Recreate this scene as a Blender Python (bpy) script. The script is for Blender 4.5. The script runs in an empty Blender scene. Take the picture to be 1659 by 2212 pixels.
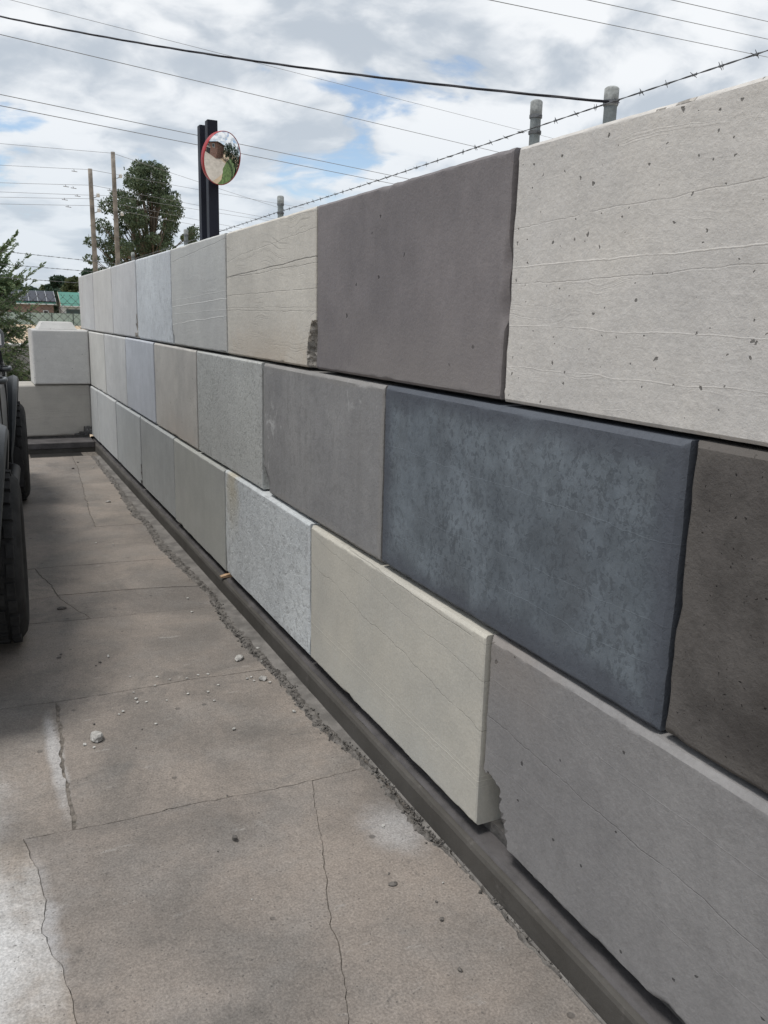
import bpy, bmesh, math, random
import numpy as np
from mathutils import Vector, Matrix, noise as mnoise

R = math.radians
random.seed(7)
S = bpy.context.scene
COL = S.collection

# ------------------------------------------------------------------ camera
CAM_H = 1.52
cam_d = bpy.data.cameras.new("camera")
cam = bpy.data.objects.new("camera", cam_d)
COL.objects.link(cam)
CR = ((0.8992579078, -0.4366165764, 0.0264798112),
      (0.4309598433, 0.8739897975, -0.2245338445),
      (0.0748921136, 0.2133255705, 0.9741064481))
M = Matrix(((CR[0][0], CR[2][0], -CR[1][0], 0),
            (CR[0][1], CR[2][1], -CR[1][1], 0),
            (CR[0][2], CR[2][2], -CR[1][2], CAM_H),
            (0, 0, 0, 1)))
cam.matrix_world = M
cam_d.sensor_fit = 'HORIZONTAL'
cam_d.sensor_width = 36.0
cam_d.lens = 36.0 * 830.0 / 768.0
cam_d.clip_start = 0.05
cam_d.clip_end = 4000
S.camera = cam
S.render.resolution_x, S.render.resolution_y = 768, 1024

# ------------------------------------------------------------------ world
SUN_EL, SUN_AZ = 72.0, 186.0          # azimuth: counter-clockwise from +x (sun stands over the car side)
sun_dir = Vector((math.cos(R(SUN_EL)) * math.cos(R(SUN_AZ)), math.cos(R(SUN_EL)) * math.sin(R(SUN_AZ)), math.sin(R(SUN_EL))))
W = bpy.data.worlds.new("World")
S.world = W
W.use_nodes = True


class NT:
    """tiny node-tree helper"""
    def __init__(s, tree):
        s.t = tree
        s.n = tree.nodes
        s.l = tree.links

    def put(s, sock, v):
        if v is None:
            return
        if hasattr(v, 'is_linked') or isinstance(v, bpy.types.NodeSocket):
            s.l.new(v, sock)
        else:
            try:
                sock.default_value = v
            except Exception:
                sock.default_value = (v, v, v)

    def node(s, typ, **kw):
        nd = s.n.new(typ)
        for k, v in kw.items():
            setattr(nd, k, v)
        return nd

    def math(s, op, a, b=None, c=None, clamp=False):
        nd = s.node('ShaderNodeMath', operation=op, use_clamp=clamp)
        s.put(nd.inputs[0], a)
        s.put(nd.inputs[1], b)
        s.put(nd.inputs[2], c)
        return nd.outputs[0]

    def vmath(s, op, a, b=None):
        nd = s.node('ShaderNodeVectorMath', operation=op)
        s.put(nd.inputs[0], a)
        if b is not None:
            if op == 'SCALE':
                s.put(nd.inputs[3], b)
            else:
                s.put(nd.inputs[1], b)
        return nd.outputs[0]

    def noise(s, vec, scale, detail=4.0, rough=0.55, dist=0.0, out=0):
        nd = s.node('ShaderNodeTexNoise')
        s.put(nd.inputs['Vector'], vec)
        s.put(nd.inputs['Scale'], scale)
        nd.inputs['Detail'].default_value = detail
        nd.inputs['Roughness'].default_value = rough
        nd.inputs['Distortion'].default_value = dist
        return nd.outputs[out]

    def voro(s, vec, scale, rand=1.0, feature='F1', dims='3D'):
        nd = s.node('ShaderNodeTexVoronoi', feature=feature, voronoi_dimensions=dims)
        s.put(nd.inputs['Vector'], vec)
        s.put(nd.inputs['Scale'], scale)
        nd.inputs['Randomness'].default_value = rand
        return nd.outputs

    def step(s, v, a, b):
        """smooth 0..1 from a to b (a may exceed b)"""
        nd = s.node('ShaderNodeMapRange', interpolation_type='SMOOTHSTEP')
        s.put(nd.inputs[0], v)
        if a <= b:
            nd.inputs[1].default_value, nd.inputs[2].default_value = a, b
            nd.inputs[3].default_value, nd.inputs[4].default_value = 0, 1
        else:
            nd.inputs[1].default_value, nd.inputs[2].default_value = b, a
            nd.inputs[3].default_value, nd.inputs[4].default_value = 1, 0
        return nd.outputs[0]

    def mix(s, f, a, b, mode='MIX'):
        nd = s.node('ShaderNodeMix', data_type='RGBA', blend_type=mode)
        s.put(nd.inputs[0], f)
        for i, v in ((6, a), (7, b)):
            if isinstance(v, (tuple, list)) and len(v) == 3:
                v = (*v, 1)
            s.put(nd.inputs[i], v)
        return nd.outputs[2]

    def sep(s, v):
        nd = s.node('ShaderNodeSeparateXYZ')
        s.put(nd.inputs[0], v)
        return nd.outputs

    def comb(s, x, y, z):
        nd = s.node('ShaderNodeCombineXYZ')
        for i, v in enumerate((x, y, z)):
            s.put(nd.inputs[i], v)
        return nd.outputs[0]

    def bump(s, h, strength, dist, normal=None):
        nd = s.node('ShaderNodeBump')
        nd.inputs['Strength'].default_value = strength
        nd.inputs['Distance'].default_value = dist
        s.put(nd.inputs['Height'], h)
        if normal is not None:
            s.put(nd.inputs['Normal'], normal)
        return nd.outputs[0]

    def coords(s, kind='Object', loc=(0, 0, 0), scale=(1, 1, 1)):
        tc = s.node('ShaderNodeTexCoord')
        mp = s.node('ShaderNodeMapping')
        mp.inputs['Location'].default_value = loc
        mp.inputs['Scale'].default_value = scale
        s.l.new(tc.outputs[kind], mp.inputs[0])
        return mp.outputs[0]


nt = NT(W.node_tree)
for n_ in list(nt.n):
    nt.n.remove(n_)
sky = nt.node('ShaderNodeTexSky', sky_type='NISHITA', sun_disc=False, sun_elevation=R(SUN_EL),
              sun_rotation=R(90 - SUN_AZ), altitude=100, air_density=1.0, dust_density=0.6, ozone_density=1.0)
bg_sky = nt.node('ShaderNodeBackground')
nt.l.new(sky.outputs[0], bg_sky.inputs[0])
bg_sky.inputs[1].default_value = 0.12
tcw = nt.node('ShaderNodeTexCoord').outputs['Generated']
dx, dy, dz = nt.sep(tcw)
zz = nt.math('ADD', nt.math('MAXIMUM', dz, 0.0), 0.24)
px_, py_ = nt.math('DIVIDE', dx, zz), nt.math('DIVIDE', dy, zz)
cv = nt.comb(px_, py_, 0.0)
cv = nt.vmath('ADD', cv, (3.1, 7.35, 0.4))
warp = nt.vmath('SCALE', nt.vmath('SUBTRACT', nt.noise(cv, 1.3, 3, 0.5, out=1), (0.5, 0.5, 0.5)), 0.42)
cvw = nt.vmath('ADD', cv, warp)
dens = nt.noise(cvw, 1.9, 10, 0.52, 0.0)
shade = nt.noise(nt.vmath('ADD', cvw, (11.7, 4.2, 0)), 2.7, 9, 0.52, 0.0)
fine = nt.noise(cvw, 7.5, 8, 0.58, 0.1)
cover = nt.step(nt.math('ADD', nt.math('MULTIPLY', dens, 0.86), nt.math('MULTIPLY', fine, 0.14)), 0.40, 0.462)
dens2 = nt.noise(nt.vmath('ADD', cvw, (-0.13, -0.03, 0.0)), 1.9, 10, 0.52, 0.0)      # same cloud sampled towards the sun: lit and shaded flanks
raw_l = nt.math('ADD', nt.math('MULTIPLY', nt.math('SUBTRACT', dens, dens2), 1.9), nt.math('ADD', nt.math('MULTIPLY', shade, 0.75), nt.math('MULTIPLY', fine, 0.25)))
lum = nt.step(raw_l, 0.30, 0.64)
hor = nt.step(dz, 0.02, 0.30)
ccol = nt.mix(lum, (0.53, 0.585, 0.65), (0.93, 0.95, 0.97))
ccol = nt.mix(nt.math('MULTIPLY', nt.math('SUBTRACT', 1.0, hor), 0.55), ccol, (0.60, 0.68, 0.77))
bg_c = nt.node('ShaderNodeBackground')
nt.l.new(ccol, bg_c.inputs[0])
bg_c.inputs[1].default_value = 0.80
mixw = nt.node('ShaderNodeMixShader')
cov2 = nt.math('MULTIPLY', nt.math('ADD', nt.math('MULTIPLY', cover, 0.86), 0.10), 1.0)
nt.l.new(cov2, mixw.inputs[0])
nt.l.new(bg_sky.outputs[0], mixw.inputs[1])
nt.l.new(bg_c.outputs[0], mixw.inputs[2])
outw = nt.node('ShaderNodeOutputWorld')
nt.l.new(mixw.outputs[0], outw.inputs[0])

# ------------------------------------------------------------------ sun (behind thin cloud)
sl = bpy.data.lights.new("sun", 'SUN')
sl.energy = 1.85
sl.angle = R(14)
sl.color = (1.0, 0.965, 0.92)
so = bpy.data.objects.new("sun", sl)
so.rotation_euler = sun_dir.to_track_quat('Z', 'Y').to_euler()
so.location = (-3, 0, 12)
COL.objects.link(so)

S.view_settings.view_transform = 'Standard'
S.view_settings.look = 'None'
S.view_settings.exposure = 0.35
S.view_settings.gamma = 1.0
S.view_settings.use_curve_mapping = False


# ------------------------------------------------------------------ object helpers
def tag(o, label=None, cat=None, group=None, kind=None):
    if label:
        o['label'] = label
    if cat:
        o['category'] = cat
    if group:
        o['group'] = group
    if kind:
        o['kind'] = kind
    return o


def empty(name, loc=(0, 0, 0), rz=0.0):
    o = bpy.data.objects.new(name, None)
    o.empty_display_size = 0.2
    o.location = loc
    o.rotation_euler = (0, 0, rz)
    COL.objects.link(o)
    return o


def link(name, me, mat=None, parent=None, loc=None, smooth=False):
    o = bpy.data.objects.new(name, me)
    COL.objects.link(o)
    if mat is not None and len(me.materials) == 0:
        for m in (mat if isinstance(mat, (list, tuple)) else (mat,)):
            me.materials.append(m)
    if parent is not None:
        o.parent = parent
    if loc is not None:
        o.location = loc
    if smooth:
        me.shade_smooth()
    return o


def mesh_np(name, verts, faces):
    """verts (n,3) array, faces (m,k) int array of one arity"""
    v = np.asarray(verts, dtype=np.float32)
    f = np.asarray(faces, dtype=np.int32)
    me = bpy.data.meshes.new(name)
    me.vertices.add(len(v))
    me.vertices.foreach_set('co', v.ravel())
    k = f.shape[1]
    me.loops.add(f.size)
    me.loops.foreach_set('vertex_index', f.ravel())
    me.polygons.add(len(f))
    me.polygons.foreach_set('loop_start', np.arange(0, f.size, k, dtype=np.int32))
    me.polygons.foreach_set('loop_total', np.full(len(f), k, dtype=np.int32))
    me.update(calc_edges=True)
    me.validate()
    return me


class MB:
    """collects boxes, tubes, polygons into one mesh"""
    def __init__(s):
        s.v, s.f = [], []

    def box(s, a, b):
        x0, y0, z0 = a
        x1, y1, z1 = b
        i = len(s.v)
        s.v += [(x0, y0, z0), (x1, y0, z0), (x1, y1, z0), (x0, y1, z0), (x0, y0, z1), (x1, y0, z1), (x1, y1, z1), (x0, y1, z1)]
        s.f += [(i, i + 3, i + 2, i + 1), (i + 4, i + 5, i + 6, i + 7), (i, i + 1, i + 5, i + 4), (i + 1, i + 2, i + 6, i + 5), (i + 2, i + 3, i + 7, i + 6), (i + 3, i, i + 4, i + 7)]
        return s

    def tube(s, pts, rad, n=6, cap=True):
        pts = [Vector(p) for p in pts]
        if not isinstance(rad, (list, tuple)):
            rad = [rad] * len(pts)
        base = len(s.v)
        up = Vector((0, 0, 1))
        for i, p in enumerate(pts):
            t = (pts[min(i + 1, len(pts) - 1)] - pts[max(i - 1, 0)])
            t.normalize()
            a = t.cross(up)
            if a.length < 1e-3:
                a = t.cross(Vector((1, 0, 0)))
            a.normalize()
            b = t.cross(a)
            for k in range(n):
                w = 2 * math.pi * k / n
                s.v.append(tuple(p + (a * math.cos(w) + b * math.sin(w)) * rad[i]))
        for i in range(len(pts) - 1):
            for k in range(n):
                k2 = (k + 1) % n
                s.f.append((base + i * n + k, base + i * n + k2, base + (i + 1) * n + k2, base + (i + 1) * n + k))
        if cap:
            s.f.append(tuple(base + k for k in range(n))[::-1])
            s.f.append(tuple(base + (len(pts) - 1) * n + k for k in range(n)))
        return s

    def poly(s, pts, d):
        """polygon pts extruded by vector d"""
        i, n = len(s.v), len(pts)
        d = Vector(d)
        s.v += [tuple(p) for p in pts] + [tuple(Vector(p) + d) for p in pts]
        s.f.append(tuple(range(i, i + n)))
        s.f.append(tuple(range(i + n, i + 2 * n))[::-1])
        for k in range(n):
            k2 = (k + 1) % n
            s.f.append((i + k, i + n + k, i + n + k2, i + k2))
        return s

    def lathe(s, prof, n, centre, axis='x'):
        """prof: (offset along axis, radius)"""
        b = len(s.v)
        cx, cy, cz = centre
        for (o, r) in prof:
            for k in range(n):
                w = 2 * math.pi * k / n
                c, q = r * math.cos(w), r * math.sin(w)
                if axis == 'x':
                    s.v.append((cx + o, cy + c, cz + q))
                elif axis == 'z':
                    s.v.append((cx + c, cy + q, cz + o))
                else:
                    s.v.append((cx + c, cy + o, cz + q))
        for i in range(len(prof) - 1):
            for k in range(n):
                k2 = (k + 1) % n
                s.f.append((b + i * n + k, b + i * n + k2, b + (i + 1) * n + k2, b + (i + 1) * n + k))
        return s

    def build(s, name, mat, parent=None, loc=None, smooth=False, bevel=0.0):
        me = bpy.data.meshes.new(name)
        me.from_pydata(s.v, [], s.f)
        bm = bmesh.new()
        bm.from_mesh(me)
        bmesh.ops.recalc_face_normals(bm, faces=bm.faces)
        if bevel:
            eds = [e for e in bm.edges if len(e.link_faces) == 2 and e.calc_face_angle(0) > 0.5]
            bmesh.ops.bevel(bm, geom=eds, offset=bevel, segments=2, profile=0.6, affect='EDGES', clamp_overlap=True)
        bm.to_mesh(me)
        bm.free()
        o = link(name, me, mat, parent, loc)
        if smooth:
            me.shade_smooth()
        return o


def fbm(x, y, z, oct=4, gain=0.5):
    a, s_, f = 1.0, 0.0, 1.0
    for _ in range(oct):
        s_ += a * mnoise.noise(Vector((x * f, y * f, z * f)))
        a *= gain
        f *= 2.07
    return s_


def mat_base(name):
    m = bpy.data.materials.new(name)
    m.use_nodes = True
    t = NT(m.node_tree)
    b = m.node_tree.nodes['Principled BSDF']
    return m, t, b


def simple(name, col, rough=0.6, metal=0.0, var=0.12, scale=6.0, bump=0.0, bscale=60.0, kind='Object', spec=0.4):
    m, t, b = mat_base(name)
    c = t.coords(kind)
    n = t.noise(c, scale, 5, 0.6)
    lo = tuple(max(0, v * (1 - var)) for v in col)
    hi = tuple(min(1, v * (1 + var)) for v in col)
    t.put(b.inputs['Base Color'], t.mix(t.step(n, 0.3, 0.7), lo, hi))
    b.inputs['Roughness'].default_value = rough
    b.inputs['Metallic'].default_value = metal
    b.inputs['Specular IOR Level'].default_value = spec
    if bump:
        t.put(b.inputs['Normal'], t.bump(t.noise(c, bscale, 4, 0.6), bump, 0.01))
    return m


# ------------------------------------------------------------------ concrete for the blocks
def concrete(name, col, col2=None, seed=0, mottle=0.14, speck=0.0, speck_col=None, speck_scale=38.0, pits=0.0, pit_scale=9.0,
             streak=0.0, light_streak=0.0, vert=0.0, stain=None, white=0.0, speck2=0.0, blotch=0.0, blotch_col=None, bump=0.35, rough=0.9, edge=None, hl=None):
    m, t, b = mat_base(name)
    c = t.coords('Object', loc=(seed * 3.17, seed * 1.31, seed * 2.23))
    raw = t.coords('Object')
    rx, ry, rz = t.sep(raw)
    col2 = col2 or tuple(v * 0.84 for v in col)
    base = t.mix(t.step(t.noise(c, 2.1, 6, 0.62, 0.4), 0.30, 0.70), col2, col)
    # cloudy mid-size variation
    k = t.step(t.noise(c, 8.5, 6, 0.65, 0.2), 0.25, 0.75)
    base = t.mix(1.0, base, t.mix(k, (1 - mottle,) * 3, (1 + mottle,) * 3), 'MULTIPLY')
    # fine grain
    g = t.noise(c, 95, 3, 0.7)
    base = t.mix(1.0, base, t.mix(t.step(g, 0.25, 0.75), (0.93,) * 3, (1.06,) * 3), 'MULTIPLY')
    h = t.math('ADD', t.math('MULTIPLY', t.noise(c, 42, 5, 0.7), 0.6), t.math('MULTIPLY', g, 0.4))
    if vert:
        vv = t.vmath('MULTIPLY', c, (26, 8, 1.1))
        f = t.math('MULTIPLY', t.step(t.noise(vv, 1.0, 4, 0.55), 0.42, 0.74), vert)
        base = t.mix(f, base, tuple(v * 0.62 for v in col2))
    if speck:
        sc = speck_col or tuple(v * 0.55 for v in col)
        n1 = t.noise(t.vmath('MULTIPLY', c, (1.0, 1, 0.8)), speck_scale, 3, 0.6, 0.6)
        area = t.step(t.noise(c, 2.6, 4, 0.55), 0.30, 0.62)
        f = t.math('MULTIPLY', t.math('MULTIPLY', t.step(n1, 0.50, 0.62), speck), t.math('ADD', t.math('MULTIPLY', area, 0.75), 0.25))
        base = t.mix(f, base, sc)
        h = t.math('SUBTRACT', h, t.math('MULTIPLY', t.step(n1, 0.50, 0.62), 0.35 * speck))
    if speck2:
        n1 = t.noise(t.vmath('MULTIPLY', c, (1.25, 1, 0.85)), 23, 5, 0.68, 0.4)
        ar2 = t.step(t.noise(t.vmath('ADD', c, (4, 0, 2)), 3.0, 3, 0.5), 0.46, 0.60)
        base = t.mix(t.math('MULTIPLY', t.math('MULTIPLY', t.step(n1, 0.555, 0.60), ar2), speck2), base, tuple(v * 0.45 for v in col))
    if blotch:
        n1 = t.noise(c, 3.2, 6, 0.65, 0.8)
        base = t.mix(t.math('MULTIPLY', t.step(n1, 0.5, 0.68), blotch), base, blotch_col or tuple(v * 0.5 for v in col))
    if white:
        n1 = t.noise(t.vmath('MULTIPLY', c, (9, 3, 5)), 1.0, 5, 0.7, 0.6)
        n2 = t.step(t.noise(c, 1.7, 2, 0.5), 0.48, 0.62)
        base = t.mix(t.math('MULTIPLY', t.math('MULTIPLY', t.step(n1, 0.60, 0.70), n2), white), base, (0.55, 0.55, 0.54))
    if streak or light_streak:
        # horizontal casting lines, gently wandering
        wob = t.math('MULTIPLY', t.math('SUBTRACT', t.noise(t.vmath('MULTIPLY', c, (1.6, 1, 0.9)), 1.0, 4, 0.5), 0.5), 0.22)
        q = t.math('ADD', rz, wob)
        ln = t.noise(t.comb(t.math('ADD', t.math('MULTIPLY', rx, 0.35), seed), 0.0, t.math('MULTIPLY', q, 34.0)), 1.0, 3, 0.55)
        msk = t.step(t.noise(t.vmath('MULTIPLY', c, (1.3, 1, 4.5)), 1.0, 3, 0.5), 0.50, 0.60)
        thin = t.step(t.math('ABSOLUTE', t.math('SUBTRACT', ln, 0.5)), 0.018, 0.004)
        f = t.math('MULTIPLY', thin, msk)
        if streak:
            base = t.mix(t.math('MULTIPLY', f, streak), base, tuple(v * 0.42 for v in col2))
            h = t.math('SUBTRACT', h, t.math('MULTIPLY', f, 0.9 * streak))
        if light_streak:
            msk2 = t.step(t.noise(t.vmath('MULTIPLY', c, (1.5, 1, 5.5)), 1.3, 3, 0.5), 0.54, 0.64)
            th2 = t.step(t.math('ABSOLUTE', t.math('SUBTRACT', ln, 0.58)), 0.02, 0.004)
            f2 = t.math('MULTIPLY', th2, msk2)
            base = t.mix(t.math('MULTIPLY', f2, light_streak), base, tuple(min(0.85, v * 1.3) for v in col))
            h = t.math('ADD', h, t.math('MULTIPLY', f2, 0.8 * light_streak))
        band = t.noise(t.comb(t.math('MULTIPLY', rx, 1.3), seed * 1.7, t.math('MULTIPLY', q, 60.0)), 1.0, 4, 0.6)
        h = t.math('ADD', h, t.math('MULTIPLY', band, 0.16))
        base = t.mix(1.0, base, t.mix(t.step(band, 0.3, 0.7), (0.975,) * 3, (1.02,) * 3), 'MULTIPLY')
    if hl:
        # long thin pour lines at given heights: (height, slope, wobble, width, darkness)
        for i, (z0, slope, wobb, wid, dark) in enumerate(hl):
            w = t.math('MULTIPLY', t.math('SUBTRACT', t.noise(t.comb(t.math('MULTIPLY', rx, 3.2), i * 5.3 + seed, 0.0), 1.0, 6, 0.62), 0.5), wobb)
            d = t.math('ABSOLUTE', t.math('SUBTRACT', t.math('SUBTRACT', rz, z0), t.math('ADD', t.math('MULTIPLY', rx, slope), w)))
            f = t.step(d, wid, wid * 0.3)
            brk = t.step(t.noise(t.comb(t.math('MULTIPLY', rx, 9.0), i * 2.7 + seed, 4.0), 1.0, 4, 0.6), 0.30, 0.52)
            f = t.math('MULTIPLY', f, brk)
            base = t.mix(t.math('MULTIPLY', f, abs(dark)), base, tuple(v * 0.3 for v in col) if dark > 0 else tuple(min(.9, v * 1.35) for v in col))
            h = t.math('SUBTRACT', h, t.math('MULTIPLY', f, (1.1 if dark > 0 else -0.6) * min(1.0, abs(dark) * 1.5)))
    pit_h = None
    if pits:
        wv = t.vmath('ADD', c, t.vmath('SCALE', t.vmath('SUBTRACT', t.noise(c, 55, 3, 0.6, out=1), (.5, .5, .5)), 0.022))
        wx_, wy_, wz_ = t.sep(wv)
        wv = t.comb(wx_, wz_, 0.0)
        for sc_, rad in ((pit_scale, 0.042), (pit_scale * 2.8, 0.080)):
            vo = t.voro(wv, sc_, dims='2D')
            rnd = t.sep(vo['Color'])[0]
            r_ = t.math('MULTIPLY', t.math('POWER', rnd, 2.2), rad)
            f = t.step(t.math('SUBTRACT', vo['Distance'], r_), 0.012, -0.012)
            f = t.math('MULTIPLY', f, t.math('GREATER_THAN', rnd, 1 - pits))
            base = t.mix(t.math('MULTIPLY', f, 0.85), base, tuple(v * 0.20 for v in col))
            h = t.math('SUBTRACT', h, t.math('MULTIPLY', f, 2.2))
    if stain:
        # (x centre, half width, z low, z high, colour, strength)
        for i, (xc, hw, zl, zh, scol, st) in enumerate(stain):
            nz = t.math('SUBTRACT', t.noise(c, 7 + i, 5, 0.65), 0.5)
            fx = t.step(t.math('ADD', t.math('ABSOLUTE', t.math('SUBTRACT', rx, xc)), t.math('MULTIPLY', nz, hw * 1.2)), hw, hw * 0.25)
            zz_ = t.math('ADD', rz, t.math('MULTIPLY', nz, (abs(zh - zl)) * 0.7))
            fz = t.step(zz_, zl, zh)
            base = t.mix(t.math('MULTIPLY', t.math('MULTIPLY', fx, fz), st), base, scol)
    if edge:
        # tint shift towards the block's arrises: (half length, height, width, colour, strength)
        hx, H_, wd, ecol, st = edge
        ex = t.math('SUBTRACT', hx, t.math('ABSOLUTE', rx))
        ez = t.math('MINIMUM', rz, t.math('SUBTRACT', H_, rz))
        e = t.math('ADD', t.math('MINIMUM', ex, ez), t.math('MULTIPLY', t.math('SUBTRACT', t.noise(c, 5, 5, 0.6), 0.5), wd * 1.6))
        base = t.mix(t.math('MULTIPLY', t.step(e, wd, wd * 0.2), st), base, ecol)
    t.put(b.inputs['Base Color'], base)
    b.inputs['Roughness'].default_value = rough
    b.inputs['Specular IOR Level'].default_value = 0.25
    t.put(b.inputs['Normal'], t.bump(h, bump, 0.006))
    return m


def broken_concrete(name, col):
    m, t, b = mat_base(name)
    c = t.coords('Object')
    vo = t.voro(c, 55)
    base = t.mix(t.step(t.noise(c, 28, 5, 0.7), 0.3, 0.7), tuple(v * 0.45 for v in col), col)
    base = t.mix(t.step(t.sep(vo['Color'])[0], 0.6, 0.9), base, tuple(min(0.8, v * 1.35) for v in col))
    t.put(b.inputs['Base Color'], base)
    b.inputs['Roughness'].default_value = 0.95
    t.put(b.inputs['Normal'], t.bump(t.math('ADD', vo['Distance'], t.noise(c, 60, 4, 0.7)), 0.9, 0.012))
    return m


def block_mesh(name, L, H, D, seed, ch=0.02, chips=(), step=0.03, rag=0.5, wav=0.0015, chl=0.0):
    """block: local x along the face, y into the wall, z up; face in y=0 plane, origin at lower middle of the face.
    arrises are chamfered and ragged, chips (x, z, rx, rz, depth) knocked out of the face"""
    def axis(n_len):
        e = [0, 0.004, 0.008, 0.012, 0.0165, 0.021, 0.026, 0.031, 0.036, 0.042] if step < 0.04 else [0, 0.005, 0.010, 0.016, 0.024, 0.042]
        mid = np.linspace(0.042, n_len - 0.042, max(3, int((n_len - .084) / step)))
        return np.array(e[:-1] + list(mid) + [n_len - q for q in e[:-1][::-1]])
    xs, zs = axis(L), axis(H)
    nx, nz = len(xs), len(zs)
    V = np.zeros((nx * nz, 3))
    broken = np.zeros((nx, nz), bool)
    for i, x in enumerate(xs):
        for j, z in enumerate(zs):
            e = [x, L - x, z, H - z]
            y = 0.0
            for q in range(4):
                along = z if q < 2 else x
                nn = fbm(along * 24 + q * 7.1, seed * 3.3 + q, 0.3, 4, 0.6)
                c_ = (chl if q == 0 else (min(ch, 0.004) if q == 1 and chl > ch else ch)) * (1 + rag * 0.55 * nn)
                nick = fbm(along * 4.3 + q * 3.7, seed * 1.9, 5.5, 3, 0.6)
                if nick > 0.52:
                    c_ += (nick - 0.52) * 0.05 * rag
                if e[q] < c_:
                    y = max(y, c_ - e[q])
            y += wav * fbm(x * 3 + seed, z * 3, seed * .7, 3)
            xx, zz_ = x, z
            for (cx, cz, rx, rz, dep) in chips:
                w = fbm(x * 7 + seed, z * 7, 2.2, 5, 0.6)
                r2 = math.hypot((x - cx) / rx, (z - cz) / rz) + 0.15 * w
                dl = 1.3 * step / min(rx, rz)
                if 1 <= r2 < 1 + dl and step < 0.02:
                    # pull the rim of the break onto its outline
                    if 0 < x < L:
                        xx = min(L, max(0, cx + (x - cx) / r2))
                    if 0 < z < H:
                        zz_ = min(H, max(0, cz + (z - cz) / r2))
                if r2 < 1:
                    dd = dep * (1 - r2) ** 0.55 * (1 + 0.45 * fbm(x * 26, z * 26, seed, 3, 0.6))
                    if dd > y:
                        y = dd
                        broken[i, j] = True
            V[i * nz + j] = (xx - L / 2, y, zz_)
    F, fm = [], []
    for i in range(nx - 1):
        for j in range(nz - 1):
            a = i * nz + j
            F.append((a, a + nz, a + nz + 1, a + 1))
            fm.append(1 if (int(broken[i, j]) + int(broken[i + 1, j]) + int(broken[i, j + 1]) + int(broken[i + 1, j + 1])) >= 2 else 0)
    # boundary loop, then back ring
    loop = [i * nz for i in range(nx)] + [(nx - 1) * nz + j for j in range(1, nz)] + [i * nz + nz - 1 for i in range(nx - 2, -1, -1)] + [j for j in range(nz - 2, 0, -1)]
    vl = [tuple(v) for v in V]
    b0 = len(vl)
    for idx in loop:
        x, y, z = vl[idx]
        vl.append((x, D, z))
    n = len(loop)
    for q in range(n):
        q2 = (q + 1) % n
        F.append((loop[q], b0 + q, b0 + q2, loop[q2]))
        fm.append(0)
    F.append(tuple(b0 + q for q in range(n)))
    fm.append(0)
    me = bpy.data.meshes.new(name)
    me.from_pydata(vl, [], F)
    me.polygons.foreach_set('material_index', fm)
    bm = bmesh.new()
    bm.from_mesh(me)
    bmesh.ops.recalc_face_normals(bm, faces=bm.faces)
    bm.to_mesh(me)
    bm.free()
    me.shade_smooth()
    me.set_sharp_from_angle(angle=R(28))
    return me


def lin(r, g, b, k=1.0):
    f = lambda v: ((v / 255) / 12.92 if v / 255 <= 0.04045 else ((v / 255 + 0.055) / 1.055) ** 2.4)
    return tuple(min(0.85, f(v) * k) for v in (r, g, b))


def at(px, py, y=None, z=None, x=None):
    """a point at a stated real distance along the sight line through a photo pixel"""
    a, b_ = (px * 0.4 - 384) / 830.0, -(py * 0.4 - 512) / 830.0
    d = Vector(CR[1]) + Vector(CR[0]) * a + Vector(CR[2]) * b_
    k = y / d.y if y is not None else (x / d.x if x is not None else (z - CAM_H) / d.z)
    return Vector((0, 0, CAM_H)) + d * k


# ================================================================== GROUND AND YARD
def ground_material():
    m, t, b = mat_base('sandy_ground')
    c = t.coords('Object')
    base = t.mix(t.step(t.noise(c, 0.25, 6, 0.6), 0.3, 0.7), (0.40, 0.30, 0.20), (0.52, 0.41, 0.29))
    base = t.mix(t.step(t.noise(c, 3.0, 5, 0.7), 0.55, 0.75), base, (0.20, 0.17, 0.10))
    t.put(b.inputs['Base Color'], base)
    b.inputs['Roughness'].default_value = 0.95
    t.put(b.inputs['Normal'], t.bump(t.noise(c, 9, 6, 0.7), 0.5, 0.05))
    return m


g = MB()
nseg = 28
ring = [(0, 0, -0.09)]
gv, gf = [(0, 0, -0.09)], []
for ri, rr in enumerate((10, 30, 80, 250, 900, 3000)):
    for k in range(nseg):
        w = 2 * math.pi * k / nseg
        gv.append((rr * math.cos(w), rr * math.sin(w), -0.09))
for k in range(nseg):
    gf.append((0, 1 + k, 1 + (k + 1) % nseg))
for ri in range(5):
    for k in range(nseg):
        k2 = (k + 1) % nseg
        gf.append((1 + ri * nseg + k, 1 + (ri + 1) * nseg + k, 1 + (ri + 1) * nseg + k2, 1 + ri * nseg + k2))
g.v, g.f = gv, gf
tag(g.build('ground', ground_material()), kind='structure')


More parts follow.
